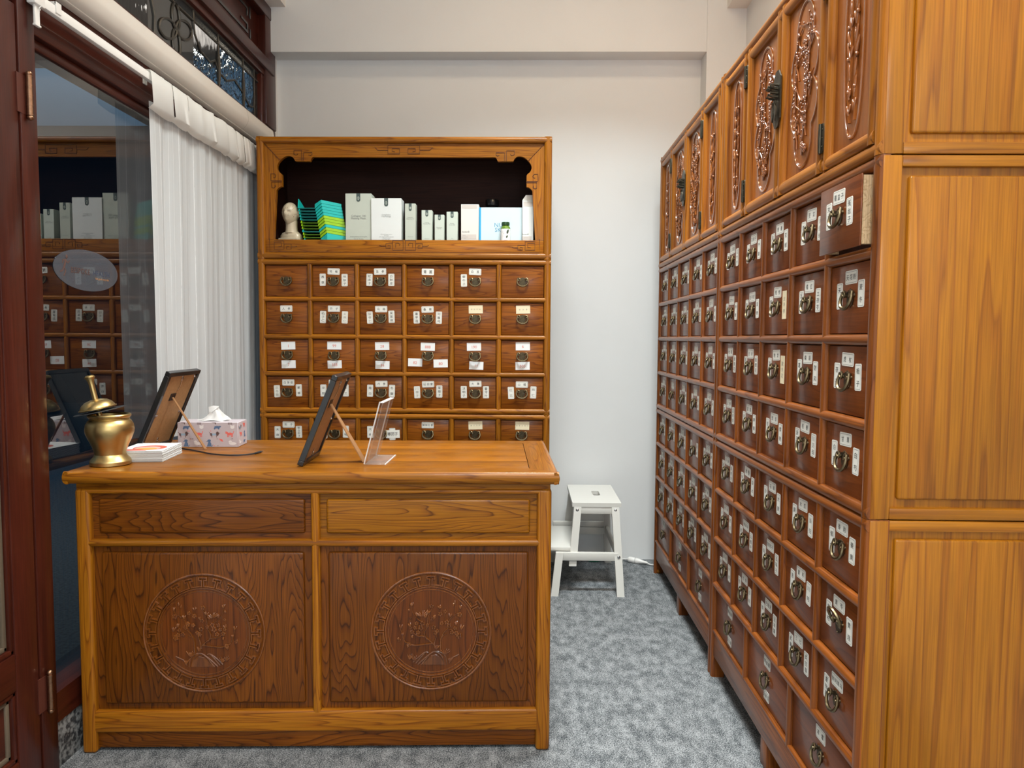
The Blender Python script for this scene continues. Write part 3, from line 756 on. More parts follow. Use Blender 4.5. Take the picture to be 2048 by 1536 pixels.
# cusped surround in three boards: two cheeks and a head
inn = [(546, 472.5), (552.5, 379), (555, 376), (559, 373), (564, 371.5), (564, 348.5), (562, 346), (558.5, 343.5), (556, 340), (554.2, 335), (554.6, 330), (557, 324.5), (561, 320), (564.5, 316.5), (568, 314), (572, 311.8), (577, 311), (581, 311), (584.7, 312.3), (588.6, 316.4), (591, 321), (621.4, 321.5), (624.5, 315), (627, 313)]
def bxz(p): return (BW / 2 + (p[0] - 809.5) * 0.002600, 2.314 - (p[1] - 313) * 0.002576 - Z2)
L = [bxz(p) for p in inn]; k = 12      # index of the mitre point
x0, x1, zt_, zb_ = 0.038, BW - 0.038, H - 0.032, 0.103
mit = L[k]
left = [(x0, zb_), (L[0][0], zb_)] + L[1:k + 1] + [(x0, zt_)]
m = MB(); m.prism(left, 0.010, 0.032); m.obj('cheek_board', HONEY['z'], t)
m = MB(); m.prism([(BW - a, b) for a, b in left], 0.010, 0.032); m.obj('cheek_board', HONEY['z'], t)
head = [(x0, zt_), mit] + L[k + 1:] + [(BW - a, b) for a, b in L[k:][::-1]] + [(x1, zt_)]
m = MB(); m.prism(head, 0.0100, 0.032); m.obj('head_board', HONEY['x'], t)
m = MB(); m.rbox(0.037, BW - 0.037, 0.009, 0.032, 0.034, 0.1025, 0.002); m.obj('front_board', HONEY['x'], t)
fr = [[(828, 145), (845, 163), (912, 163)], [(1017, 130), (912, 130), (912, 186), (990, 186), (990, 152), (940, 152), (940, 168), (958, 172)],
      [(340, 232), (340, 165), (288, 165), (288, 190), (305, 196), (314, 188)], [(352, 232), (352, 178), (408, 178), (408, 192), (398, 199), (386, 194)],
      [(204, 365), (132, 365), (132, 318), (156, 318), (166, 330), (160, 343), (150, 342)], [(206, 373), (138, 373), (138, 408), (152, 413), (164, 402), (158, 392)],
      [(213, 762), (213, 818), (148, 818), (148, 773), (196, 773), (196, 800), (176, 802)], [(148, 762), (213, 762)], [(213, 785), (262, 785), (262, 818), (230, 818), (230, 800), (246, 800)], [(262, 803), (290, 803), (300, 797)],
      [(1010, 758), (940, 758), (940, 822), (1010, 822), (1010, 758)], [(960, 805), (960, 776), (980, 774), (990, 784), (984, 792)], [(940, 778), (895, 778), (895, 808), (925, 808), (925, 792), (908, 792)], [(895, 795), (862, 795), (853, 788)],
      [(117, 745), (117, 836), (1017, 838)]]
for poly in fr:
    for s in (1, -1):
        pts = [((hx(a) if s == 1 else BW - hx(a)), 0.0088, hz(b)) for a, b in poly]
        m = MB(); m.tube(pts, 0.0016, 5, 0, flat=1.0, up=(0, 1, 0)); m.obj('carved_line', GROOVE, t)
for s in (1, -1):
    pts = [(x0, 0.009, zt_), (mit[0], 0.009, mit[1])]
    if s == -1: pts = [(BW - a, b, c) for a, b, c in pts]
    m = MB(); m.tube(pts, 0.0016, 5); m.obj('mitre_line', GROOVE, t)

# ---- chests along the right wall
RX, RW, RD = 0.776, 1.3127, 0.462
YN, YF = 2.9402, 4.2529
DATA_N = [
    [('五灵脂', '蒲黄', '玉竹参'), ('决明子', '谷芽', '干姜'), ('炮姜', '高良姜', '花椒'), ('芡实', '青蒿', '*海螵蛸'), ('覆盆子', '女贞子', '菟丝子')],
    [('淡竹叶', '夏枯草', '芦根'), ('牡丹皮', '赤芍', '玄参'), ('党参', '桂枝', '#太子参'), ('橘红', '五加皮', '土茯苓'), ('天花粉', '天冬', '麦冬')],
    [('老鹳', '白芷', '密蒙花'), ('白术', '苍术皮', '金银花'), ('地龙', '当归', '#款冬花'), ('柴胡', '葛根', '防风'), ('虎杖', '茯苓', '栀子')],
    [('玄参', '百合', '益母草'), ('茵陈', '半夏', '麻黄'), ('知母', '甘草', '紫菀'), ('桔梗', '浙贝母', '川贝母'), ('甘草', '白芍', '白芍')],
]
DATA_NB = [
    [('升麻', '荆芥', '鸡内金'), ('*木香', '牛膝', '白木'), ('石斛', '沙参', '大黄'), ('木瓜', '黄芪', '当归'), ('香附', '郁金', '姜黄')],
    [('杜仲', '川断', '羌活'), ('骨碎补', '首乌', '山楂叶'), ('制附子', '仙茅', '五味子'), ('黄芩', '苦参', '川芎'), ('黄芩', '黄柏', '黄连')],
    [('薄荷', '荷叶', '辛夷'), ('龙骨', '牡蛎', '白前'), ('巴戟天', '锁阳', '淫羊藿'), ('三七', '炙黄芪', '炙甘草'), ('制何首乌', '夏枯草', None)],
]
BANK = '黄精 枸杞 陈皮 厚朴 枳实 砂仁 佩兰 藿香 苍术 茵陈 泽泻 车前子 通草 萹蓄 瞿麦 石韦 海金沙 木香 香附 乌药 沉香 檀香 青皮 佛手 薤白 山楂 神曲 麦芽 谷芽 槟榔 南瓜子 小蓟 地榆 槐花 侧柏叶 仙鹤草 白及 蒲黄 艾叶 川芎 姜黄 郁金 乳香 没药 丹参 红花 桃仁 牛膝 王不留 莪术 三棱 半夏 天南星 白芥子 桔梗 旋覆花 瓜蒌 竹茹'.split()
R2 = random.Random(3)
def bank(): return tuple(R2.choice(BANK) for _ in range(3))
DATA_F = [[bank() for _ in range(5)] for _ in range(4)]; DATA_F[3][1] = (DATA_F[3][1][0],)
DATA_FB = [[bank() for _ in range(5)] for _ in range(3)]; DATA_FB[0][3] = (None, '乌药', '青皮')
GR = 'stacked chests along the right wall'
for (yy, nm, dm, db, S, lg, pl, hu) in ((YF, 'far', DATA_F, DATA_FB, None, [('large', '桑叶', None), ('large', '菊花', '杭菊'), ('large', '连翘', '蝉蜕')], None, ()),
                                       (YN, 'near', DATA_N, DATA_NB, SIDE, [('large', '夏枯草', '金钱草'), ('large', '鸡血藤', '玉米须'), ('large', '羊藿', None)], (0, 4), ((1, 4),))):
    where = 'beside the white step stool' if nm == 'far' else 'next to the plain panelled end'
    t = thing('medicine_chest', 'reddish elm lower drawer chest on legs ' + (where if nm == 'far' else 'with one drawer ring flipped up'), 'drawer chest', (RX, yy, 0), -PI / 2, GR)
    chest_base(t, RW, RD, 5, db, lg, FRAME_R, DRAWER_R, S, hu)
    t = thing('medicine_chest', 'reddish elm middle chest of twenty drawers ' + ('under the top chest that touches the wall corner' if nm == 'far' else 'with its top end drawer pulled out'), 'drawer chest', (RX, yy, 0), -PI / 2, GR)
    chest_middle(t, RW, RD, 5, dm, FRAME_R, DRAWER_R, S, pl)


# ---- carved relief (front plane y = 0, bulging towards -y)
def cusp(hw, hh, n=96):
    """lobed cartouche outline: envelope of overlapping ellipses"""
    el = [(0, 0.66 * hh, 0.62 * hw, 0.34 * hh), (0, -0.66 * hh, 0.62 * hw, 0.34 * hh), (0, 0.25 * hh, hw, 0.36 * hh), (0, -0.25 * hh, hw, 0.36 * hh)]
    out = []
    for i in range(n):
        a = 2 * PI * i / n; dx, dz = math.cos(a) * hw, math.sin(a) * hh; best = 0
        for cx, cz, rx, rz in el:
            A = (dx / rx) ** 2 + (dz / rz) ** 2; B = -2 * (dx * cx / rx ** 2 + dz * cz / rz ** 2); C = (cx / rx) ** 2 + (cz / rz) ** 2 - 1
            dsc = B * B - 4 * A * C
            if dsc >= 0: best = max(best, (-B + math.sqrt(dsc)) / (2 * A))
        out.append((dx * best, dz * best))
    return out


def blossom(m, x, z, r, y=-0.003, R=None):
    R = R or RND
    a0 = R.uniform(0, 6.28)
    for i in range(5):
        a = a0 + i * 2 * PI / 5
        m.ell((x + r * 0.8 * math.cos(a), y, z + r * 0.8 * math.sin(a)), r * 0.62, r * 0.45, r * 0.62, 6, 4)
    m.ell((x, y - r * 0.35, z), r * 0.3, r * 0.3, r * 0.3, 5, 3)


def leaf(m, x, z, a, L, w, y=-0.003):
    M = Matrix.Translation((x, y, z)) @ Matrix.Rotation(-a, 4, 'Y')
    m.ell((L / 2, 0, 0), L / 2, w * 0.55, w / 2, 7, 5, 0, M @ Matrix.Identity(4))


def smooth(pts, n=4):
    """Catmull-Rom through the points"""
    P = [pts[0]] + list(pts) + [pts[-1]]; out = []
    for i in range(1, len(P) - 2):
        for j in range(n):
            t = j / n
            out.append(tuple(0.5 * (2 * P[i][k] + (P[i + 1][k] - P[i - 1][k]) * t + (2 * P[i - 1][k] - 5 * P[i][k] + 4 * P[i + 1][k] - P[i + 2][k]) * t * t + (3 * P[i][k] - P[i - 1][k] - 3 * P[i + 1][k] + P[i + 2][k]) * t ** 3) for k in range(len(pts[0]))))
    out.append(tuple(pts[-1])); return out


def plum_relief(seed, hw, hh):
    """four thin wandering plum stems with knots of blossom and buds"""
    R = random.Random(seed); m = MB()
    def twig(x, z, a, L, r, depth, lim):
        pts = [(x, z)]; n = max(3, int(L / 0.022))
        for i in range(n):
            a += R.uniform(-0.5, 0.5); a = a * 0.8 + (PI / 2) * 0.2
            x += L / n * math.cos(a); z += L / n * math.sin(a)
            w = lim * math.sqrt(max(0.05, 1 - (z / hh) ** 2))
            if abs(x) > w: x = math.copysign(w, x); a = PI - a
            if abs(z) > hh: break
            pts.append((x, z))
        if len(pts) < 2: return
        m.tube([(p, -0.0025, q) for p, q in pts], [r * (1 - 0.5 * i / len(pts)) for i in range(len(pts))], 5)
        for (p, q) in pts[1:]:
            if R.random() < 0.26: blossom(m, p + R.uniform(-0.007, 0.007), q + R.uniform(-0.006, 0.006), R.uniform(0.0034, 0.0050), -0.0055, R)
            if R.random() < 0.55: m.ell((p + R.uniform(-0.010, 0.010), -0.0045, q + R.uniform(-0.010, 0.010)), 0.0028, 0.0034, 0.0034, 6, 4)
            if depth > 0 and R.random() < 0.40: twig(p, q, a + R.choice((-1, 1)) * R.uniform(0.5, 1.1), L * R.uniform(0.15, 0.3), r * 0.75, depth - 1, lim)
    for x0, z0, L in ((-0.45, -0.80, 1.25), (-0.05, -0.92, 1.80), (0.30, -0.70, 1.30), (0.05, -0.15, 1.05), (-0.4, 0.1, 0.7), (0.5, -0.2, 0.8)):
        twig(x0 * hw, z0 * hh, PI / 2 + R.uniform(-0.35, 0.35), L * hh, 0.0030, 1, hw * 0.82)
    for i in range(3): blossom(m, R.uniform(-0.35, 0.35) * hw, -hh * R.uniform(0.72, 0.86), 0.0090, -0.006, R)
    return m.mesh('relief', [CARVED_R], 60)


def leaf_relief(seed, hw, hh):
    R = random.Random(seed); m = MB()
    for s in (-1, 1):
        pts = smooth([(s * hw * 0.34 + R.uniform(-0.12, 0.12) * hw, -0.002, -hh * 0.92 + hh * 0.31 * i) for i in range(7)])
        m.tube(pts, [0.0040 * (1 - 0.5 * i / len(pts)) for i in range(len(pts))], 5)
        for i in range(8):
            z = -hh * 0.84 + hh * 0.19 * i + R.uniform(-0.006, 0.006)
            w = math.sqrt(max(0.1, 1 - (z / hh) ** 2))
            leaf(m, s * hw * 0.30, z, PI / 2 - s * R.uniform(0.12, 0.40), R.uniform(0.040, 0.060) * min(1.0, w + 0.2), 0.0075, -0.0040)
            if i % 2: m.ell((s * hw * 0.56 * w, -0.005, z + R.uniform(0.01, 0.03)), 0.0045, 0.0050, 0.0056, 8, 5)
            if R.random() < 0.6: leaf(m, s * hw * 0.30, z + 0.008, PI / 2 + s * R.uniform(0.1, 0.4), R.uniform(0.022, 0.034), 0.006, -0.004)
    return m.mesh('relief', [CARVED_R], 60)


CARVED_R = wood('carved_red_elm', 'z', (0.30, 0.092, 0.018), (0.25, 0.072, 0.014), (0.16, 0.045, 0.009), k=6, line=0.4, rough=0.16, coat=1.0, fibre=0.15, spec=0.5)
def cart(hw, hh, cus=True):
    o = cusp(hw, hh) if cus else [(hw * math.copysign(abs(math.cos(2 * PI * i / 64)) ** 0.75, math.cos(2 * PI * i / 64)), hh * math.sin(2 * PI * i / 64)) for i in range(64)]
    m = MB(); m.tube([(x, 0, z) for x, z in o], 0.0042, 6, closed=True)
    m.tube([(x * 0.955, 0, z * 0.985) for x, z in o], 0.0015, 5, closed=True)
    return m.mesh('cartouche', [CARVED_R], 60)


def lock_set(root, x, z):
    """central lock plate in two halves with staples, sliding bar and two fish pendants"""
    p = bpy.data.objects.new('lock_plate', None); COL.objects.link(p); p.parent = root; p.location = (x, 0, z)
    for s in (-1, 1):
        m = MB(); h = 0.086; w = 0.031
        poly = [(0.0006, -h), (w * 0.45, -h * 0.98), (w * 0.7, -h * 0.84), (w, -h * 0.72), (w, h * 0.72), (w * 0.7, h * 0.84), (w * 0.45, h * 0.98), (0.0006, h)]
        m.prism([(s * a, b) for a, b in poly], -0.003, 0.001); m.obj('half_plate', BRONZE_D, p)
        for zq in (0.028, 0.004):
            m = MB(); m.tube([(s * 0.012, -0.002, zq), (s * 0.012, -0.020, zq + 0.002), (s * 0.012, -0.030, zq + 0.006), (s * 0.012, -0.026, zq + 0.013), (s * 0.012, -0.002, zq + 0.011)], 0.004, 6); m.obj('staple', BRONZE_D, p)
        m = MB(); M = Matrix.Translation((s * 0.012, -0.012, -0.020))
        m.tube([(s * 0.012 + 0.006 * math.cos(a / 8 * 6.283), -0.010, -0.012 + 0.006 * math.sin(a / 8 * 6.283)) for a in range(8)], 0.0016, 5, closed=True)
        m.prism([(s * 0.012 + a, b) for a, b in ((0, -0.018), (0.006, -0.028), (0.0085, -0.042), (0.0045, -0.056), (0.0, -0.066), (-0.0045, -0.056), (-0.0085, -0.042), (-0.006, -0.028))], -0.012, -0.008)
        m.obj('pendant', BRONZE_D, p)
    m = MB(); m.lathe([(0.0055, -0.022), (0.0055, 0.022)], 10, 0, Matrix.Translation((0, -0.022, 0.034)) @ Matrix.Rotation(PI / 2, 4, 'Y')); m.obj('lock_bar', BRONZE_D, p)
    return p


def hinge_mesh():
    m = MB(); h = 0.0375
    for s in (-1, 1):
        m.prism([(s * a, b) for a, b in ((0.002, -h), (0.012, -h), (0.018, -h + 0.010), (0.018, h - 0.010), (0.012, h), (0.002, h))], -0.0025, 0.001)
        for zq in (-0.022, 0, 0.022): m.ell((s * 0.011, -0.003, zq), 0.0022, 0.0016, 0.0022, 6, 4)
    m.lathe([(0.0045, -h), (0.0045, h)], 10, 0, Matrix.Translation((0, -0.004, 0)))
    return m.mesh('hinge', [BRONZE_D], 45)


HINGE = hinge_mesh()
PLUM = [plum_relief(5, 0.088, 0.212), plum_relief(11, 0.088, 0.212)]; LEAFR = leaf_relief(4, 0.042, 0.212)
CART_D = cart(0.098, 0.230); CART_N = cart(0.050, 0.232, False)


def chest_doors(root, W, D, F, S=None):
    z0, z1 = Z2 + 0.0005, 2.412
    BX('carcass', DARKW['z'], 0.002, W - (0.021 if S else 0.002), 0.0205, D, z0, z1 - 0.002, root)
    sw = 0.034
    for c in (sw / 2, W - sw / 2):
        m = MB(); m.bead('z', z0, z1, c, sw, 0.014, y0=0.008, back=0.02); m.obj('stile', F['z'], root)
    for zc in (z1 - 0.015, z0 + 0.015):
        m = MB(); m.bead('x', 0.001, W - 0.001, zc, 0.030, 0.014, y0=0.008, back=0.02); m.obj('rail', F['x'], root)
    e = [sw + 0.001, 0.318, 0.657, W - 0.318, W - sw - 0.001]
    lo, hi = z0 + 0.031, z1 - 0.031
    for x in (e[1], e[3]):
        m = MB(); m.bead('z', lo - 0.01, hi + 0.01, x, 0.012, 0.008, y0=0.009); m.obj('divider', F['z'], root)
    for i in range(4):
        a, b = e[i] + (0.0065 if i in (1, 3) else 0.0008), e[i + 1] - (0.0065 if i in (0, 2) else 0.0008)
        isd = i in (1, 2)
        p = bpy.data.objects.new('door' if isd else 'fixed_panel', None); COL.objects.link(p); p.parent = root; p.location = ((a + b) / 2, 0, (lo + hi) / 2)
        w = (b - a) / 2; h = (hi - lo) / 2; fw = 0.038 if isd else 0.032
        for s in (-1, 1):
            m = MB(); m.bead('z', -h, h, s * (w - fw / 2), fw, 0.013, y0=0.006, back=0.014); m.obj('door_stile', F['z'], p)
            m = MB(); m.bead('x', -w, w, s * (h - fw / 2), fw, 0.0128, y0=0.006, back=0.014); m.obj('door_rail', F['x'], p)
        m = MB(); m.box(-w + fw - 0.004, w - fw + 0.004, 0.010, 0.020, -h + fw - 0.004, h - fw + 0.004); m.obj('door_board', DOORB['z'], p)
        put('cartouche', CART_D if isd else CART_N, p, (0, 0.0095, 0))
        r = put('relief', PLUM[0 if i == 1 else 1] if isd else LEAFR, p, (0, 0.0095, 0))
        if i == 3: r.scale = (-1, 1, 1)
    for x in (e[1], e[3]):
        for z in (lo + 0.085, hi - 0.085): put('hinge', HINGE, root, (x, -0.006, z))
    lock_set(root, e[2], (lo + hi) / 2 + 0.012).location.y = -0.010
    BX('top_board', F['x'], 0.004, W - 0.004, 0.012, D, z1 - 0.006, z1 - 0.0005, root)
    if S: side_panel(root, W, D, z0, z1, S)


DOORF = woods('door_frame_elm', (0.40, 0.138, 0.014), (0.32, 0.100, 0.010), (0.15, 0.040, 0.005), k=10, line=0.5, fibre=0.25)
DOORB = woods('door_board_elm', (0.31, 0.096, 0.018), (0.27, 0.078, 0.014), (0.17, 0.046, 0.009), k=5, line=0.35, fibre=0.18, coat=0.35)
t = thing('medicine_chest', 'elm top chest with carved plum doors and bronze lock, touching the back wall corner', 'cupboard', (RX, YF, 0), -PI / 2, GR)
chest_doors(t, RW, RD, DOORF)
t = thing('medicine_chest', 'elm top chest with large carved plum doors and bronze lock, its panelled end in view', 'cupboard', (RX, YN, 0), -PI / 2, GR)
chest_doors(t, RW, RD, DOORF, SIDE)

# ================================================================== the counter
CX, CY, CA = -1.452, 2.292, math.radians(2.3)
cnt = thing('service_counter', 'honey elm shop counter with two round carved medallions on dark figured panels', 'counter', (CX, CY, 0), CA)
CW, CD, CZ = 1.545, 0.72, 0.945
def cbox(name, x0, x1, y0, y1, z0, z1, mat, r=0.003, parent=cnt):
    m = MB(); m.rbox(x0, x1, y0, y1, z0, z1, r); return m.obj(name, mat, parent)
# top: mitred frame with an inlaid field of boards, bullnosed edge
oh = 0.024
def slab(x0, x1, y0, y1, name, ax):
    m = MB(); m.rbox(x0, x1, y0, y1, CZ - 0.040, CZ, 0.013, 4); return m.obj(name, HONEY[ax], cnt)
fwd = 0.085
def mitre(poly, name, ax):
    m = MB(); m.prism(poly, CZ - 0.030, CZ - 0.0003, 'xy'); return m.obj(name, HONEY[ax], cnt)
X0, X1, Y0, Y1 = -oh, CW + oh, -oh, CD
g = 0.0006
mitre([(X0 + 0.012, Y0 + 0.012), (X1 - 0.012, Y0 + 0.012), (X1 - fwd - 0.01, Y0 + fwd), (X0 + fwd + 0.01, Y0 + fwd)], 'top_front_rail', 'x')
mitre([(X1 - 0.012, Y1 - 0.012), (X0 + 0.012, Y1 - 0.012), (X0 + fwd + 0.01, Y1 - fwd), (X1 - fwd - 0.01, Y1 - fwd)], 'top_back_rail', 'x')
mitre([(X0 + 0.012, Y1 - 0.012 - g), (X0 + 0.012, Y0 + 0.012 + g), (X0 + fwd + 0.01 - g, Y0 + fwd), (X0 + fwd + 0.01 - g, Y1 - fwd)], 'top_end', 'y')
mitre([(X1 - 0.012, Y0 + 0.012 + g), (X1 - 0.012, Y1 - 0.012 - g), (X1 - fwd - 0.01 + g, Y1 - fwd), (X1 - fwd - 0.01 + g, Y0 + fwd)], 'top_end', 'y')
fx0, fx1, fy0, fy1 = X0 + fwd + 0.0115, X1 - fwd - 0.0115, Y0 + fwd + 0.0008, Y1 - fwd - 0.0008
for i in range(4):
    a = fy0 + (fy1 - fy0) * i / 4; b = fy0 + (fy1 - fy0) * (i + 1) / 4
    cbox('top_board', fx0, fx1, a + 0.0003, b - 0.0003, CZ - 0.028, CZ - 0.0005, HONEY['x'], 0.0008)
for name, pts, ax in (('nosing', [(X0, Y0, 0), (X1, Y0, 0)], 'x'), ('nosing', [(X0, Y1, 0), (X1, Y1, 0)], 'x'), ('nosing', [(X0, Y0, 0), (X0, Y1, 0)], 'y'), ('nosing', [(X1, Y0, 0), (X1, Y1, 0)], 'y')):
    m = MB(); (xa, ya, _), (xb, yb, _) = pts
    if ax == 'x':
        s = -1 if ya == Y0 else 1; yc = ya - s * 0.014
        pr = [(yc - s * 0.0, CZ - 0.040)] + [(yc + s * 0.014 * math.cos(q), CZ - 0.020 + 0.0202 * math.sin(q)) for q in [(-80 + 160 * i / 10) * PI / 180 for i in range(11)]] + [(yc - s * 0.004, CZ - 0.0002), (yc - s * 0.004, CZ - 0.040)]
        m.prism(pr, xa + 0.002, xb - 0.002, 'yz')
    else:
        s = -1 if xa == X0 else 1; xc = xa - s * 0.014
        pr = [(xc, CZ - 0.040)] + [(xc + s * 0.014 * math.cos(q), CZ - 0.020 + 0.0202 * math.sin(q)) for q in [(-80 + 160 * i / 10) * PI / 180 for i in range(11)]] + [(xc - s * 0.004, CZ - 0.0002), (xc - s * 0.004, CZ - 0.040)]
        m.prism(pr, ya + 0.002, yb - 0.002, 'xz')
    m.obj(name, HONEY[ax], cnt)
cbox('under_moulding', 0.004, CW - 0.004, 0.006, CD - 0.02, CZ - 0.062, CZ - 0.030, HONEY['x'])
# posts, rails, stile
for x in (0.0, CW - 0.047):
    for y in (0.0, CD - 0.067):
        m = MB(); m.rbox(x, x + 0.047, y, y + 0.047, 0.0, 0.886, 0.011, 4); m.obj('post', HONEY['z'], cnt)
def crail(name, x0, x1, z0, z1, h=0.012, ax='x'):
    m = MB(); m.bead(ax, x0, x1, (z0 + z1) / 2, z1 - z0, h, back=0.02, y0=0.013) if ax == 'x' else m.bead('z', z0, z1, (x0 + x1) / 2, x1 - x0, h, back=0.02, y0=0.013)
    return m.obj(name, HONEY[ax], cnt)
crail('top_rail', 0.03, CW - 0.03, 0.868, 0.886)
crail('middle_rail', 0.03, CW - 0.03, 0.694, 0.717)
m = MB(); m.rbox(0.03, CW - 0.03, 0.003, 0.03, 0.068, 0.142, 0.009, 4); m.obj('bottom_rail', HONEY['x'], cnt)
crail('centre_stile', 0.758, 0.785, 0.135, 0.876, 0.011, 'z')
cbox('plinth', 0.03, CW - 0.03, 0.016, 0.034, 0.012, 0.072, FIGURED['x'])
cbox('back_board', 0.02, CW - 0.02, CD - 0.035, CD - 0.022, 0.05, 0.88, DARKW['z'])
for x in (0.006, CW - 0.02): cbox('end_board', x, x + 0.014, 0.04, CD - 0.03, 0.05, 0.884, HONEY['z'])
for i, (a, b) in enumerate(((0.044, 0.762), (0.781, CW - 0.044))):
    for nm, z0, z1, mats, mg in (('drawer_panel', 0.715, 0.870, FIGURED['x'], 0.026), ('front_panel', 0.139, 0.697, FIGURED['z'], 0.030)):
        p = bpy.data.objects.new(nm, None); COL.objects.link(p); p.parent = cnt; p.location = ((a + b) / 2, 0, (z0 + z1) / 2)
        w, h = (b - a) / 2, (z1 - z0) / 2
        mt = FIGURED2['x'] if (nm == 'drawer_panel' and i == 1) else mats
        m = MB(); m.box(-w, w, 0.022, 0.034, -h, h); m.obj('panel_margin', mt, p)
        m = MB(); m.rbox(-w + mg, w - mg, 0.012, 0.026, -h + mg * 0.8, h - mg * 0.8, 0.008, 3); m.obj('panel_field', mt, p)

# round medallions
CARVED_G = wood('shaded_ground_elm', 'z', (0.165, 0.042, 0.005), (0.13, 0.031, 0.004), (0.05, 0.012, 0.002), across=8, along=1.0, k=16, line=0.7, rough=0.3, coat=0.3)  # shade behind the raised carving put into a darker ground colour
CARVED_S = wood('shaded_recess_elm', 'z', (0.085, 0.020, 0.003), (0.070, 0.016, 0.003), (0.03, 0.007, 0.002), across=8, along=1.0, k=12, line=0.5, rough=0.4, coat=0.2)  # deeper shade under the meander put into the colour
def medallion(cx, cz, flip):
    p = bpy.data.objects.new('medallion', None); COL.objects.link(p); p.parent = cnt; p.location = (cx, 0.0122, cz)
    s = -1 if flip else 1
    RR = 0.197
    m = MB(); m.lathe([(0.199, 0.0), (0.196, 0.002), (0.193, 0.0005)], 96, 0, Matrix.Rotation(PI / 2, 4, 'X'), False, False)
    m.tube([(RR * math.cos(2 * PI * i / 96), -0.0005, RR * math.sin(2 * PI * i / 96)) for i in range(96)], 0.0046, 8, closed=True)
    m.tube([(0.1905 * math.cos(2 * PI * i / 96), -0.0002, 0.1905 * math.sin(2 * PI * i / 96)) for i in range(96)], 0.0012, 5, closed=True)
    m.obj('outer_rim', CARVED['z'], p)
    m = MB(); m.lathe([(0.2035, -0.0003), (0.2005, -0.0006), (0.1975, -0.0003)], 96, 0, Matrix.Rotation(PI / 2, 4, 'X'), False, False); m.obj('rim_shadow', GROOVE, p)  # flat dark ring, a painted shadow around the rim
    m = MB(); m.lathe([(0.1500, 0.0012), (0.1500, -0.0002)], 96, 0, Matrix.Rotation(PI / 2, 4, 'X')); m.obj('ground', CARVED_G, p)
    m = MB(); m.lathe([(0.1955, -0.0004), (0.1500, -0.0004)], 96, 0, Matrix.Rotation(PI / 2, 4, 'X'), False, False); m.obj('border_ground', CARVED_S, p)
    m = MB()
    for r, q in ((0.1500, 0.0042), (0.1405, 0.0026)): m.tube([(r * math.cos(2 * PI * i / 96), -0.0003, r * math.sin(2 * PI * i / 96)) for i in range(96)], q, 6, closed=True)
    m.obj('inner_rim', CARVED['z'], p)
    N = 24; ro, ri, mo, mi = 0.1865, 0.1565, 0.1775, 0.1655
    path = [(-0.27, ro), (0.27, ro), (0.27, mo), (0.09, mo), (0.09, ri), (0.91, ri), (0.91, mo), (0.73, mo)]
    pts = []
    for kk in range(N):
        for j, (u, r) in enumerate(path):
            if j == 0 or True:
                u0 = u
                pts.append(((kk + u0) * 2 * PI / N, r))
    P = []
    for j in range(len(pts)):
        a0, r0 = pts[j]; a1, r1 = pts[(j + 1) % len(pts)]
        if a1 < a0 - 1: a1 += 2 * PI
        nn = 3 if abs(a1 - a0) > 0.08 else 1
        for q in range(nn):
            t = q / nn; P.append((a0 + (a1 - a0) * t, r0 + (r1 - r0) * t))
    m = MB(); hw = 0.0024; vs = []; k = len(P)
    def cart2(a, r): return (r * math.sin(a), r * math.cos(a))
    C = [cart2(*q) for q in P]
    for j in range(k):
        pa, pb, pc = Vector(C[j - 1]), Vector(C[j]), Vector(C[(j + 1) % k])
        d0 = (pb - pa).normalized(); d1 = (pc - pb).normalized(); n0 = Vector((-d0.y, d0.x)); n1 = Vector((-d1.y, d1.x))
        nn = (n0 + n1)
        nn = nn.normalized() if nn.length > 1e-6 else n0
        sc = hw / max(0.5, nn.dot(n1))
        for o_, yy in ((1.15, 0.0006), (0.70, -0.0056), (-0.70, -0.0056), (-1.15, 0.0006)):
            q = pb + nn * sc * o_; vs.append((q.x, yy, q.y))
    fs = []
    for j in range(k):
        b = (j + 1) % k
        for q in range(3): fs.append((j * 4 + q, j * 4 + q + 1, b * 4 + q + 1, b * 4 + q))
    m.add(vs, fs); m.obj('meander_band', CARVED['z'], p, ang=25)
    # magnolia bush on a rock
    def loc(zx, zy): return (s * ((340 + zx / 9.036) - 405) * 0.00165, (1268 - (1190 + zy / 9.036)) * 0.00165)
    m = MB()
    br = [([(420, 1090), (415, 950), (410, 850), (350, 720), (290, 660)], 0.0040), ([(415, 870), (370, 790), (300, 750)], 0.0026), ([(520, 1020), (525, 940), (500, 830), (490, 780)], 0.0038),
          ([(530, 960), (620, 870), (720, 800), (840, 790), (960, 690)], 0.0034), ([(660, 860), (710, 740), (660, 640), (640, 450), (580, 300), (560, 240)], 0.0030), ([(560, 930), (700, 950), (870, 970), (960, 950), (1060, 900), (1110, 760), (1140, 650)], 0.0032),
          ([(290, 650), (270, 540), (210, 440), (90, 360), (60, 290)], 0.0026), ([(160, 420), (165, 330), (160, 240)], 0.0018), ([(300, 560), (330, 450), (360, 330)], 0.0022), ([(700, 560), (800, 500), (900, 400), (950, 250)], 0.0024),
          ([(490, 780), (520, 690), (540, 640)], 0.0024), ([(290, 660), (180, 700), (90, 790)], 0.0022)]
    for pts, r in br:
        q = smooth([loc(*a) for a in pts], 3)
        m.tube([(a, -0.0022, b) for a, b in q], [r * (1 - 0.45 * i / len(q)) for i in range(len(q))], 6)
    m.obj('branches', CARVED['z'], p)
    R = random.Random(21); m = MB()
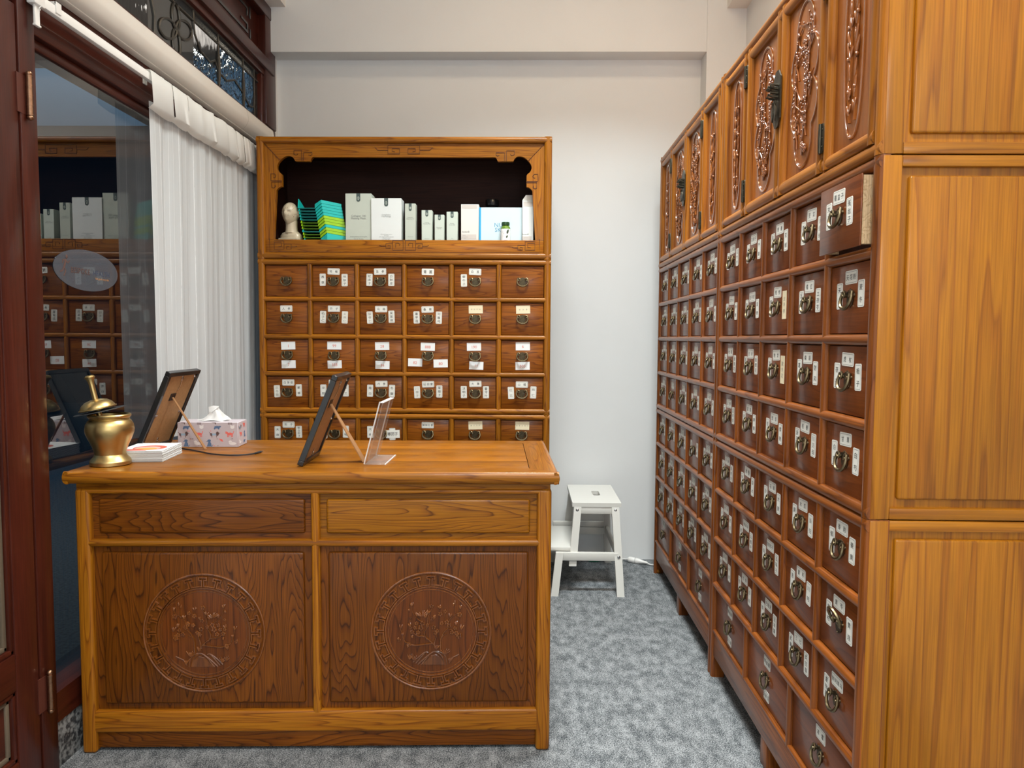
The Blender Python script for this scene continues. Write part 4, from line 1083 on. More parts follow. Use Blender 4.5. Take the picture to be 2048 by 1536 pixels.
    for (zx, zy, r) in ((770, 640, 10), (740, 560, 9), (540, 630, 8), (470, 700, 7), (510, 735, 8), (210, 730, 8), (70, 400, 9), (80, 790, 10), (150, 650, 7), (300, 540, 9), (330, 340, 7), (420, 390, 8), (395, 560, 7), (650, 590, 7), (560, 480, 7), (850, 560, 7), (820, 730, 8), (930, 720, 8), (960, 640, 6), (990, 950, 8), (1160, 870, 6), (580, 240, 8), (960, 460, 5), (260, 600, 8), (130, 740, 8), (880, 640, 7)):
        a, b = loc(zx, zy); blossom(m, a, b, r * 0.00078, -0.0030, R)
    m.obj('blossoms', CARVED['z'], p)
    m = MB()
    for (zx, zy, n, L) in ((150, 210, 2, 0.014), (185, 250, 1, 0.012), (940, 250, 3, 0.016), (980, 340, 2, 0.012), (750, 430, 7, 0.022), (1140, 660, 3, 0.018), (1180, 880, 2, 0.012), (1010, 1020, 2, 0.014), (930, 840, 2, 0.014), (60, 300, 2, 0.014), (430, 290, 3, 0.014), (240, 450, 3, 0.014), (130, 600, 3, 0.016), (970, 620, 3, 0.014), (1100, 790, 3, 0.013), (640, 380, 3, 0.014), (40, 680, 3, 0.018), (520, 470, 2, 0.013), (690, 460, 3, 0.016), (850, 430, 3, 0.015)):
        a, b = loc(zx, zy)
        for i in range(n): leaf(m, a, b, PI / 2 + (i - (n - 1) / 2) * 0.42 + R.uniform(-0.2, 0.2), L * R.uniform(0.8, 1.1), 0.0062)
    for (zx, zy, n) in ((340, 1150, 6), (250, 1290, 4), (900, 1260, 5), (980, 1240, 4), (490, 1050, 4)):
        a, b = loc(zx, zy)
        for i in range(n): leaf(m, a, b, PI / 2 + (i - n / 2) * 0.3, R.uniform(0.015, 0.028), 0.0045)
    m.obj('leaves', CARVED['z'], p)
    m = MB()
    for pts in ([(350, 1330), (380, 1200), (450, 1120), (540, 1090), (640, 1170), (700, 1260), (760, 1330)], [(300, 1330), (330, 1180), (400, 1110), (500, 1085), (600, 1130), (720, 1230), (820, 1330)], [(640, 1110), (690, 1100), (800, 1180), (910, 1290)], [(700, 1110), (780, 1210), (860, 1310)], [(75, 1140), (150, 1180), (210, 1210), (255, 1300)], [(450, 1190), (500, 1150), (580, 1170)]):
        q = smooth([loc(*a) for a in pts], 3); m.tube([(a, -0.0012, b) for a, b in q], 0.0030, 6, flat=0.8, up=(0, 1, 0))
    base = smooth([loc(*a) for a in [(350, 1330), (400, 1210), (470, 1150), (560, 1150), (650, 1230), (750, 1330)]], 3)
    m.prism(base, -0.0030, 0.001)
    m.obj('rockery', CARVED['z'], p)


medallion((0.044 + 0.762) / 2 - 0.0, 0.404, False)
medallion((0.781 + CW - 0.044) / 2 + 0.008, 0.408, True)

# ================================================================== things on the counter
TZ = 0.9452
# ---- mortar, lid, pestle
MX, MY = -1.398, 2.412
t = thing('mortar', 'round-bellied brass mortar standing at the window end of the counter', 'mortar', (MX, MY, TZ))
m = MB(); m.lathe([(0.060, 0.0), (0.0635, 0.002), (0.0635, 0.013), (0.060, 0.019), (0.052, 0.027), (0.0478, 0.036), (0.049, 0.047), (0.056, 0.066), (0.066, 0.088), (0.0735, 0.108), (0.0752, 0.120), (0.0725, 0.136), (0.066, 0.148), (0.0600, 0.1535), (0.0600, 0.1575),
                                        (0.063, 0.160), (0.066, 0.164), (0.0665, 0.168), (0.064, 0.1715), (0.059, 0.172), (0.0555, 0.168), (0.054, 0.15), (0.064, 0.118), (0.05, 0.07), (0.02, 0.045)], 56)
m.obj('bowl', BRASS, t, ang=30)
m = MB(); m.lathe([(0.0605, 0.1535), (0.0622, 0.155), (0.0605, 0.1568)], 48, 0, None, False, False); m.obj('neck_ring', BRASS, t)
lid_c = Vector((-1.436, 2.412, TZ + 0.186)); tl = Matrix.Translation(lid_c) @ Matrix.Rotation(math.radians(-11), 4, 'Y') @ Matrix.Rotation(math.radians(4), 4, 'X')
t = thing('domed_cover', 'domed brass lid tipped on the rim of the brass mortar', 'lid', lid_c); t.matrix_world = tl
m = MB(); m.lathe([(0.0095, 0.034), (0.016, 0.035), (0.034, 0.030), (0.047, 0.020), (0.053, 0.010), (0.054, 0.007), (0.058, 0.006), (0.058, 0.003), (0.052, 0.001), (0.0095, 0.001)], 44, 0, None, False, False); m.obj('dome', BRASS, t, ang=30)
m = MB(); m.lathe([(0.012, 0.0004), (0.080, -0.0010), (0.0805, -0.0022), (0.012, -0.003)], 44, 0, Matrix.Translation((0.006, 0, -0.004)), False, False); m.obj('seal_disc', BLACKR, t, label='thin black seal disc under the lid')
pm = tl @ Matrix.Translation((0, 0, 0))
t = thing('pestle', 'brass pestle with round knob poking up through the mortar lid', 'pestle'); t.matrix_world = Matrix.Translation(lid_c) @ Matrix.Rotation(math.radians(-13), 4, 'Y')
m = MB(); m.lathe([(0.0, 0.118), (0.012, 0.117), (0.0155, 0.113), (0.0160, 0.110), (0.0135, 0.106), (0.0105, 0.098), (0.0088, 0.088), (0.0088, -0.07), (0.012, -0.085), (0.013, -0.11), (0.0, -0.115)], 24, 0, None, False, False); m.obj('shaft', BRASS, t, ang=30)

# ---- leaflets
PAGES = plain('booklet_pages', (0.30, 0.29, 0.28), 0.8)  # darkened colour stands for the shade in the gaps between covers
for i in range(10):
    R = random.Random(40 + i); z = TZ + 0.0038 * i; dx = R.uniform(-0.0012, 0.0012); dy = R.uniform(-0.0015, 0.0015)
    what = ('lowest' if i == 0 else 'topmost, red print showing' if i == 9 else ['', 'second', 'third', 'fourth', 'fifth', 'sixth', 'seventh', 'eighth', 'ninth'][i] + ' from the bottom')
    t = thing('booklet', 'thin white booklet on the counter behind the mortar, %s in its pile' % what, 'booklet', (-1.338 + dx, 2.558 + dy, z), math.radians(7.5) + R.uniform(-0.006, 0.006), 'pile of white booklets')
    m = MB(); m.box(-0.076, 0.076, -0.100, 0.100, 0.0001, 0.0008); m.box(-0.076, 0.076, -0.100, 0.100, 0.0028, 0.0036); m.obj('cover', WHITEP, t)
    m = MB(); m.box(-0.0748, 0.0748, -0.0985, 0.0985, 0.00082, 0.00278); m.obj('pages', PAGES, t)
    if i == 9:
        P1 = plain('red_print', (0.72, 0.16, 0.11), 0.5); P2 = plain('orange_print', (0.80, 0.42, 0.12), 0.5); P3 = plain('pink_print', (0.80, 0.52, 0.45), 0.5)
        m = MB()
        m.prism([(0.055 * math.cos(2 * PI * k / 32) + 0.008, 0.055 * math.sin(2 * PI * k / 32) - 0.02) for k in range(32)], 0.00362, 0.0038, 'xy', 0)
        m.prism([(0.042 * math.cos(2 * PI * k / 32) + 0.004, 0.040 * math.sin(2 * PI * k / 32) - 0.032) for k in range(32)], 0.0038, 0.0039, 'xy', 2)
        m.prism([(0.036 * math.cos(2 * PI * k / 24) + 0.004, 0.026 * math.sin(2 * PI * k / 24) - 0.046) for k in range(24)], 0.0039, 0.0040, 'xy', 1)
        m.prism([(-0.07, -0.062), (-0.02, -0.048), (0.02, -0.085), (-0.05, -0.09)], 0.0040, 0.0041, 'xy', 0)
        m.obj('print', [P1, P2, P3], t, normals=False, label='red and orange picture printed on the cover')

# ---- photo frames seen from behind: local x = across the frame, y = out of the back, z = up the frame
def photo_frame(label, px, py, tilt, w=0.25, h=0.325, strut=0.026, reach=None, sy=0.0, rot=0.0):
    """stands on its lower edge along +Y, front towards -X and leaning back to +X"""
    t = thing('photo_frame', label, 'picture frame', (px, py, TZ), math.radians(rot))
    A = math.radians(tilt)
    # local frame axes: across = +Y, back normal = (cos A,0,-sin A), up = (sin A,0,cos A)
    M = Matrix(((0, math.cos(A), math.sin(A), 0), (1, 0, 0, 0), (0, -math.sin(A), math.cos(A), 0), (0, 0, 0, 1)))
    M = Matrix.Translation((0, 0, 0.0205 * math.sin(A))) @ M
    d = 0.020; b = 0.017
    for nm, a in (('moulding', (0, w, 0, d, 0, b)), ('moulding', (0, w, 0, d, h - b, h)), ('moulding', (0, b, 0, d, b, h - b)), ('moulding', (w - b, w, 0, d, b, h - b))):
        m = MB(); m.rbox(*a, 0.0015, 1, 0, M); m.obj(nm, BLACKP, t)
    m = MB(); m.box(b - 0.001, w - b + 0.001, 0.010, 0.013, b, h - b, 0, M); m.obj('backing_board', MDF, t, label='brown fibreboard back')
    m = MB(); m.box(b - 0.001, w - b + 0.001, 0.003, 0.004, b, h - b, 0, M); m.obj('print', plain('dark_print', (0.035, 0.045, 0.05), 0.25, coat=0.4), t, label='dark printed sheet in the front')
    for (x, z, r) in ((b + 0.012, h * 0.45, 0), (w - b - 0.012, h * 0.45, 0), (w / 2, h - b - 0.012, 90), (w / 2, b + 0.014, 90), (w - b - 0.008, h - b - 0.01, 45)):
        m = MB(); N = M @ Matrix.Translation((x, 0.0135, z)) @ Matrix.Rotation(math.radians(r), 4, 'Y')
        m.rbox(-0.013, 0.013, 0, 0.0022, -0.0045, 0.0045, 0.001, 1, 0, N); m.lathe([(0.005, 0), (0.005, 0.003), (0.002, 0.004)], 10, 0, N @ Matrix.Translation((0.002, 0.001, 0)) @ Matrix.Rotation(-PI / 2, 4, 'X')); m.obj('turn_clip', STEEL, t)
    m = MB(); m.tube([tuple(M @ Vector(q)) for q in ((w / 2, 0.015, h - 0.035), (w / 2 + 0.004, 0.016, h - 0.06), (w / 2 - 0.002, 0.015, h - 0.085))], 0.0018, 5); m.obj('hanger', STEEL, t)
    # easel strut: a tapered board hinged two thirds up, foot on the counter
    top = M @ Vector((w / 2 + sy, 0.015, h * 0.66)); foot = Vector((reach, w / 2 + sy * 0.6, 0.0))
    dn = (foot - top).normalized(); ac = Vector((0, 1, 0)); nn = dn.cross(ac)
    vs = []
    for q, hw_ in ((top, strut * 0.55), (foot, strut)):
        for s in (-1, 1):
            for k in (0, 1): vs.append(q + ac * (s * hw_) + nn * (0.003 * k) + Vector((0, 0, 0.0003)))
    m = MB(); m.add(vs, [(0, 1, 3, 2), (4, 6, 7, 5), (0, 4, 5, 1), (2, 3, 7, 6), (0, 2, 6, 4), (1, 5, 7, 3)]); m.obj('easel_strut', MDF_D, t)
    m = MB(); m.rbox(w / 2 + sy - 0.02, w / 2 + sy + 0.02, 0.013, 0.0155, h * 0.66 - 0.012, h * 0.66 + 0.018, 0.001, 1, 0, M); m.obj('strut_hinge', BLACKP, t)
    return t


photo_frame('black photo frame seen from behind on the middle of the counter', -0.760, 2.396, 21.8, reach=0.205, sy=-0.03, rot=3.0)
photo_frame('black photo frame seen from behind, propped before the sheer curtain', -1.445, 2.640, 23.5, strut=0.009, reach=0.218, sy=-0.02)

# ---- acrylic sign holder
t = thing('sign_holder', 'empty clear acrylic sign holder leaning beside the middle photo frame', 'sign holder', (-0.545, 2.444, TZ))
def quadplate(m, a, b, w, th, mat=0):
    """plate swept along +Y from profile segment a-b in xz"""
    d = Vector((b[0] - a[0], b[1] - a[1])).normalized(); n = Vector((-d.y, d.x)) * th
    m.prism([a, b, (b[0] + n.x, b[1] + n.y), (a[0] + n.x, a[1] + n.y)], 0, w, 'xz', mat)
w = 0.20
m = MB(); quadplate(m, (0.003, 0.0005), (0.058, 0.215), w, 0.003); m.obj('front_sheet', ACRYL, t)
m = MB(); quadplate(m, (0.012, 0.004), (0.066, 0.213), w, 0.0025); m.obj('back_sheet', ACRYL, t)
m = MB(); m.rbox(0.003, 0.072, 0, w, 0.0003, 0.0033, 0.0008, 1); m.obj('foot', ACRYL, t)
for yy in (0.0, w - 0.0025):
    m = MB(); quadplate(m, (0.002, 0.002), (0.057, 0.215), 0.0025, 0.004)
    m.v = [(x, y + yy, z) for x, y, z in m.v]; m.obj('edge_strip', ACRYL_E, t)
m = MB(); m.box(0.054, 0.068, 0, w, 0.2120, 0.2148); m.obj('top_edge', ACRYL_E, t)
m = MB(); m.box(0.0705, 0.0735, 0, w, 0.0003, 0.0036); m.obj('foot_edge', ACRYL_E, t)

# ---- tissue box
t = thing('tissue_box', 'lilac tissue box printed with little dogs and cats, one tissue pulled up', 'tissue box', (-1.243, 2.862, TZ), math.radians(4))
TL, TD, TH = 0.232, 0.112, 0.098
LILAC = plain('lilac_card', (0.53, 0.47, 0.50), 0.55)
m = MB(); m.rbox(-TL / 2, TL / 2, -TD / 2, TD / 2, 0, TH, 0.0015, 1); m.obj('carton', LILAC, t)
PR = [plain('print_' + a, c, 0.6) for a, c in (('coral', (0.78, 0.16, 0.13)), ('blue', (0.10, 0.17, 0.30)), ('white', (0.80, 0.77, 0.76)), ('brown', (0.13, 0.07, 0.065)), ('sky', (0.32, 0.45, 0.58)))]
def critter(m, x, z, kind, y, s=1.0, flip=1, ax='x'):
    def P(pts, c):
        q = [(x + flip * a * s, z + b * s) for a, b in pts]
        if ax == 'x': m.add([(a, y, b) for a, b in q], [tuple(range(len(q)))], c)
        else: m.add([(y, a, b) for a, b in q], [tuple(range(len(q)))], c)
    def O(cx, cz, rx, rz, c): P([(cx + rx * math.cos(2 * PI * i / 12), cz + rz * math.sin(2 * PI * i / 12)) for i in range(12)], c)
    if kind == 'walk':       # coral cat
        O(0, 0.002, 0.010, 0.005, 0); O(-0.011, 0.006, 0.005, 0.004, 0); P([(-0.015, 0.009), (-0.014, 0.013), (-0.011, 0.010)], 0)
        for a in (-0.008, -0.004, 0.005, 0.009): P([(a - 0.0012, -0.009), (a + 0.0012, -0.009), (a + 0.0012, 0), (a - 0.0012, 0)], 0)
        P([(0.009, 0.003), (0.013, 0.013), (0.0145, 0.012), (0.011, 0.001)], 0)
    elif kind == 'sit':      # blue dog
        P([(-0.009, -0.013), (0.007, -0.013), (0.006, -0.003), (0.002, 0.004), (-0.004, 0.003)], 1); O(-0.001, 0.007, 0.006, 0.0045, 1); P([(-0.006, 0.007), (-0.013, 0.005), (-0.006, 0.003)], 1); P([(0.006, -0.013), (0.012, -0.006), (0.013, -0.007), (0.008, -0.014)], 1)
    elif kind == 'long':     # dachshund in a jumper
        O(0.010, 0.003, 0.005, 0.008, 3); P([(0.010, 0.008), (0.020, 0.005), (0.012, 0.003)], 3); P([(-0.009, -0.003), (0.007, -0.003), (0.007, 0.004), (-0.009, 0.004)], 4); O(-0.011, 0.0, 0.004, 0.005, 3); P([(-0.014, 0.002), (-0.020, 0.010), (-0.013, 0.005)], 3)
        for a in (-0.010, 0.006): P([(a, -0.010), (a + 0.002, -0.010), (a + 0.002, 0), (a, 0)], 3)
    elif kind == 'puff':     # sheepdog
        O(0, 0, 0.010, 0.005, 1); O(0.010, 0.002, 0.004, 0.003, 1)
        for a in (-0.008, 0.006): O(a, -0.005, 0.003, 0.003, 1)
    elif kind == 'head': O(0, 0, 0.007, 0.006, 2); P([(-0.007, 0.002), (-0.0065, 0.009), (-0.002, 0.005)], 2); P([(0.007, 0.002), (0.0065, 0.009), (0.002, 0.005)], 2)
    elif kind == 'lie': O(0, -0.003, 0.013, 0.005, 2); O(-0.008, 0.003, 0.006, 0.005, 2)
    elif kind == 'bird': P([(-0.008, 0.006), (0.004, 0.003), (0.008, -0.006), (0.0, -0.004)], 0)
    elif kind == 'bar':
        for a in (-0.006, -0.002, 0.002, 0.006): P([(a, -0.004), (a + 0.0018, -0.004), (a + 0.0018, 0.004), (a, 0.004)], 3)
    elif kind == 'leg': P([(-0.010, 0.004), (0.006, 0.004), (0.006, -0.003), (0.004, -0.003), (0.003, 0.001), (-0.006, 0.002)], 3)
m = MB(); yq = -TD / 2 - 0.0004
for row, (zz, kinds) in enumerate(((0.093, ['leg', 'bar', 'leg', 'bar']), (0.079, ['puff', 'head', 'puff', 'head']), (0.050, ['long', 'walk', 'long', 'walk']), (0.018, ['sit', 'lie', 'sit', 'bird', 'lie']))):
    k = len(kinds)
    for i, kd in enumerate(kinds): critter(m, -TL / 2 + 0.027 + (TL - 0.054) * i / (k - 1) + (0.006 if row % 2 else -0.004), zz if kd not in ('bird',) else zz + 0.01, kd, yq, 1.12)
for i in range(14): critter(m, RND.uniform(-0.1, 0.1), RND.choice((0.006, 0.033, 0.064)), 'bar' if i % 3 else 'bird', yq + 0.0001, 0.35)
m.obj('front_print', PR, t, normals=False)
m = MB(); xq = TL / 2 + 0.0004
for (a, b, kd) in ((-0.03, 0.075, 'long'), (0.02, 0.08, 'walk'), (-0.02, 0.048, 'walk'), (0.025, 0.045, 'sit'), (-0.03, 0.02, 'lie'), (0.02, 0.016, 'puff')): critter(m, a, b, kd, xq, 1.0, 1, 'y')
m.obj('end_print', PR, t, normals=False)
m = MB(); m.prism([(0.055 * math.cos(2 * PI * i / 24), 0.022 * math.sin(2 * PI * i / 24)) for i in range(24)], TH + 0.0001, TH + 0.0006, 'xy'); m.obj('slot', plain('dark_slot', (0.25, 0.24, 0.24), 0.8), t)
# tissue: a puffed skirt over the slot rising into a folded peak
m = MB(); nu, nv = 36, 12
for j in range(nv + 1):
    q = j / nv
    for i in range(nu):
        a = 2 * PI * i / nu
        rx = 0.058 * (1 - q) ** 1.15 + 0.014 * q; ry = 0.024 * (1 - q) ** 1.1 + 0.004
        f = 1 + 0.16 * math.sin(5 * a + 3 * q) + 0.08 * math.sin(11 * a - 4 * q)
        cx = 0.004 + 0.010 * q + 0.006 * math.sin(4 * q)
        m.v.append((cx + rx * f * math.cos(a), ry * f * math.sin(a), TH + 0.0008 + 0.050 * q ** 1.25 + 0.004 * math.sin(3 * a) * (1 - q)))
for j in range(nv):
    for i in range(nu): m.f.append((j * nu + i, j * nu + (i + 1) % nu, (j + 1) * nu + (i + 1) % nu, (j + 1) * nu + i)); m.m.append(0)
TISS = sheer_mat('tissue_paper', 0.985, (0.86, 0.86, 0.84), False)
m.add([(-0.014, 0.0, TH + 0.026), (0.006, -0.012, TH + 0.040), (0.027, -0.006, TH + 0.057), (0.026, 0.004, TH + 0.058), (0.020, 0.004, TH + 0.030), (-0.012, -0.008, TH + 0.056), (0.002, 0.004, TH + 0.060)], [(0, 1, 6, 5), (1, 2, 3, 6), (1, 4, 2), (0, 4, 1)])
m.add([(0.030, -0.012, TH + 0.001), (0.066, -0.016, TH + 0.007), (0.072, -0.004, TH + 0.009), (0.050, 0.010, TH + 0.014), (0.030, 0.006, TH + 0.016)], [(0, 1, 2, 3, 4)])
m.obj('tissue', TISS, t, ang=60)

# ---- cable on the counter
pts = [(-1.375, 2.770, 0), (-1.32, 2.752, 0), (-1.262, 2.715, 0), (-1.205, 2.672, 0), (-1.14, 2.625, 0), (-1.07, 2.603, 0), (-1.02, 2.618, 0), (-0.995, 2.650, 0)]
t = thing('charging_cable', 'thin black charging cable lying curved across the counter beside the tissue box', 'cable', (-1.2, 2.68, TZ))
q = [(a + 1.2, b - 2.68, 0.0030) for a, b, _ in smooth(pts, 6)]
m = MB(); m.tube(q, 0.0026, 8); m.obj('cord', BLACKR, t)
m = MB(); m.tube([q[-1], (q[-1][0] + 0.010, q[-1][1] + 0.030, 0.0042)], 0.0042, 10); m.obj('plug_sleeve', BLACKR, t)
m = MB(); m.tube([(q[-1][0] + 0.010, q[-1][1] + 0.030, 0.0042), (q[-1][0] + 0.0135, q[-1][1] + 0.041, 0.0042)], 0.0026, 10); m.obj('plug_tip', STEEL, t)

# ================================================================== things on the display shelf
SZ = Z2 + 0.1040
SY = 3.862
# ---- acupuncture head
SKIN = plain('cream_vinyl', (0.52, 0.44, 0.31), 0.34, coat=0.2)
t = thing('acupuncture_head', 'small cream acupuncture model head with dotted points at the end of the shelf', 'model head', (-1.258, 3.915, SZ), math.radians(-14)); t.scale = (1.05, 1.05, 1.045)
m = MB(); bm = bmesh.new(); bmesh.ops.create_icosphere(bm, subdivisions=4, radius=1)
for v in bm.verts:
    x, y, z = v.co
    f = 1.0 - 0.20 * max(0, -z) ** 1.2                       # narrow to the jaw
    X = x * 0.0400 * f; Y = y * 0.0490 * (1 - 0.10 * max(0, -z)); Zz = z * 0.0560 * (1.0 if z > 0 else 1.10)
    if y < 0:
        fx = abs(x)
        Y -= 0.0105 * math.exp(-(x / 0.16) ** 2) * math.exp(-((z + 0.13) / 0.20) ** 2)             # nose
        Y -= 0.0035 * math.exp(-(x / 0.10) ** 2) * math.exp(-((z - 0.10) / 0.22) ** 2)             # bridge
        Y += 0.0105 * math.exp(-((fx - 0.42) / 0.17) ** 2) * math.exp(-((z - 0.06) / 0.11) ** 2)    # sockets
        Y -= 0.0030 * math.exp(-((fx - 0.42) / 0.10) ** 2) * math.exp(-((z - 0.05) / 0.055) ** 2)   # lids
        Y -= 0.0048 * math.exp(-((fx - 0.40) / 0.24) ** 2) * math.exp(-((z - 0.24) / 0.07) ** 2)    # brows
        Y -= 0.0072 * math.exp(-(x / 0.28) ** 2) * math.exp(-((z + 0.48) / 0.055) ** 2)             # lips
        Y -= 0.0062 * math.exp(-(x / 0.24) ** 2) * math.exp(-((z + 0.60) / 0.055) ** 2)
        Y += 0.0058 * math.exp(-(x / 0.30) ** 2) * math.exp(-((z + 0.54) / 0.022) ** 2)
        Y -= 0.0060 * math.exp(-(x / 0.26) ** 2) * math.exp(-((z + 0.84) / 0.13) ** 2)              # chin
    v.co = (X, Y, Zz + 0.140)
m.addbm(bm)
m.lathe([(0.034, 0.042), (0.0300, 0.058), (0.0290, 0.080), (0.030, 0.105)], 24, 0, Matrix.Translation((0, 0.008, 0)) @ Matrix.Scale(1.05, 4, (0, 1, 0)))
# shoulders cut off square
bm = bmesh.new(); bmesh.ops.create_icosphere(bm, subdivisions=3, radius=1)
for v in bm.verts:
    x, y, z = v.co
    sx = math.copysign(min(abs(x) * 1.25, 0.93), x)
    v.co = (sx * 0.058, y * 0.034 + 0.006, 0.006 + max(0.0, z) ** 0.55 * 0.036 + (0.010 if abs(x) < 0.55 and z > 0.5 else 0))
m.addbm(bm)
m.rbox(-0.054, 0.054, -0.032, 0.040, 0.0, 0.014, 0.003, 2)
m.obj('bust', SKIN, t, ang=60)
for s in (-1, 1):
    m = MB(); M = Matrix.Translation((s * 0.0405, 0.006, 0.136)) @ Matrix.Rotation(s * 0.35, 4, 'Z')
    m.ell((0, 0, 0), 0.0045, 0.011, 0.017, 10, 8, 0, M); m.tube([(s * 0.003, 0.009 * math.cos(a) , 0.003 + 0.0135 * math.sin(a)) for a in [(-90 + i * 24) * PI / 180 for i in range(12)]], 0.0022, 6, 0, M); m.obj('ear', SKIN, t)
INKR = plain('red_dot_ink', (0.40, 0.08, 0.05), 0.7); m = MB()
for i in range(70):
    a = RND.uniform(-2.9, -0.25); zz = RND.uniform(-0.45, 0.9); c = math.sqrt(max(0, 1 - zz * zz)); f = 1.0 - 0.2 * max(0, -zz) ** 1.2
    m.ell((math.cos(a) * c * 0.0405 * f, math.sin(a) * c * 0.0500 - (0.004 if abs(math.cos(a)) < 0.25 and zz < 0.2 else 0), zz * (0.0565 if zz > 0 else 0.061) + 0.140), 0.0011, 0.0011, 0.0011, 5, 3, 0 if i % 3 else 1)
m.obj('point_marks', [INK, INKR], t, label='black and red acupuncture dots')

# ---- stepped document files, nested on one another
TEAL = plain('teal_card', (0.005, 0.52, 0.47), 0.45); LIME = plain('lime_card', (0.33, 0.62, 0.005), 0.45)
TEAL_D = plain('teal_card_shaded', (0.005, 0.20, 0.19), 0.6); LIME_D = plain('lime_card_shaded', (0.10, 0.22, 0.004), 0.6)  # shade inside the files put into darker copies of the card
seq = ['teal', 'lime', 'lime', 'teal', 'lime', 'lime', 'lime', 'teal', 'teal', 'teal', 'teal', 'teal']
ordn = ['lowest', 'second', 'third', 'fourth', 'fifth', 'sixth', 'seventh', 'eighth', 'ninth', 'tenth', 'eleventh', 'topmost']
for i, cn in enumerate(seq):
    P = 0.0155; lean = -0.0028 * i
    t = thing('document_file', '%s card document file, %s in the stepped stack on the display shelf' % (cn, ordn[i] if i in (0, 11) else ordn[i] + ' from the bottom'), 'file', (-1.058 + lean, 3.90, SZ + P * i), 0, 'stepped stack of document files')
    mt, md = (TEAL, TEAL_D) if cn == 'teal' else (LIME, LIME_D)
    hb = 0.034 if i else 0.020; hh_ = P - 0.0019
    # outer wall with the slanted cut: two faces meeting at a peak
    pk = 0.026
    m = MB()
    fpts = [(-0.034, -0.020), (0.0, 0.0), (0.108, -0.014 + 0.006)]
    z_lo = [0.0006, 0.0006 + pk, 0.0006 + pk * 0.45]
    lo = [(-0.034, 0.0004), (0.004, 0.0004 + pk), (0.104 - 0.004 * 0, 0.0004 + pk * 0.42)]
    hi = [(a, b + hh_) for a, b in lo]
    if i == 0: lo = [(a, 0.0004) for a, b in lo]
    if i == 11: hi = [(hi[0][0], hi[0][1] + 0.010), (hi[1][0], hi[1][1] + 0.004), (hi[2][0], hi[2][1] + 0.002)]
    ys = [0.0, -0.016, 0.010]
    vs = []
    for (a, z0), (b, z1), y in zip(lo, hi, ys): vs += [(a, y, z0), (a, y, z1), (a, y + 0.012, z0), (a, y + 0.012, z1)]
    fs = []
    for j in (0, 4): fs += [(j, j + 4, j + 5, j + 1), (j + 2, j + 3, j + 7, j + 6), (j + 1, j + 5, j + 7, j + 3), (j, j + 2, j + 6, j + 4)]
    fs += [(0, 1, 3, 2), (8, 10, 11, 9)]
    m.add(vs, fs); m.obj('outer_wall', mt, t, ang=20)
    m = MB(); m.box(-0.118, -0.034, -0.004, 0.12, 0.0004, 0.0024 + 0.0015); m.obj('floor_flap', md, t)
    m = MB(); m.box(-0.034, -0.0315, 0.0, 0.12, 0.0004, hh_); m.obj('inner_wall', md, t)
    top = hh_ + (0.036 if i == 11 else 0)
    m = MB(); m.prism([(-0.016, 0.0004), (0.12, 0.0004), (0.12, hh_), (0.0, top), (-0.006, top)], -0.1205, -0.1180, 'yz'); m.obj('spine', mt, t)

# ---- cartons
SAGE = plain('sage_card', (0.52, 0.56, 0.48), 0.5); SAGE2 = plain('pale_sage_card', (0.58, 0.64, 0.56), 0.5); WCARD = plain('white_card', (0.74, 0.77, 0.75), 0.45); ICE = plain('ice_blue_card', (0.60, 0.74, 0.78), 0.35); IVORY = plain('ivory_card', (0.72, 0.70, 0.65), 0.5)
TABG = plain('slate_tab', (0.07, 0.10, 0.095), 0.4); TXT = plain('grey_print', (0.20, 0.21, 0.20), 0.7); TAUPE = plain('taupe_band', (0.60, 0.55, 0.50), 0.6); BLUEP = plain('blue_print', (0.10, 0.33, 0.52), 0.6); CYAN = plain('cyan_edge', (0.03, 0.36, 0.66), 0.4)
def carton(label, x0, x1, h, d, mat, y=None, tab=True, lines=(), small=(), name='carton', rz=0.0, extra=None, group=None):
    y = SY + 0.02 if y is None else y
    t = thing(name, label, 'box', ((x0 + x1) / 2, y, SZ), rz, group); w = (x1 - x0) / 2
    m = MB(); m.rbox(-w, w, 0, d, 0, h, 0.0012, 1); m.obj('body', mat, t)
    if tab:
        tw = min(0.0105, w * 0.27); th = min(0.033, h * 0.16)
        m = MB(); m.prism([(-tw, h + 0.0003), (-tw, h - th)] + [(-tw * math.cos(a), h - th - tw * math.sin(a)) for a in [PI * i / 8 for i in range(1, 8)]] + [(tw, h - th), (tw, h + 0.0003)], -0.0006, 0.0002)
        m.obj('seal_tab', TABG, t)
        m = MB(); m.tube([(-tw * 0.05 + tw * 0.5 * math.cos(a), -0.0008, h - th * 0.75 + tw * 0.72 * math.sin(a)) for a in [2 * PI * i / 16 for i in range(16)]], 0.0008, 4, closed=True); m.tube([(0, -0.0008, h - th * 0.75 - tw * 0.9), (0, -0.0008, h - th * 0.75 + tw * 0.9)], 0.0008, 4); m.obj('emblem', SAGE2, t)
    if lines or small:
        m = MB()
        for tx, sz, zz in lines: m.text(tx, sz, 0, zz, -0.0006, 0)
        for tx, sz, zz in small: m.text(tx, sz, 0, zz, -0.0006, 0)
        m.obj('print', [TXT], t, normals=False)
    if extra: extra(t, w, h, d)
    return t


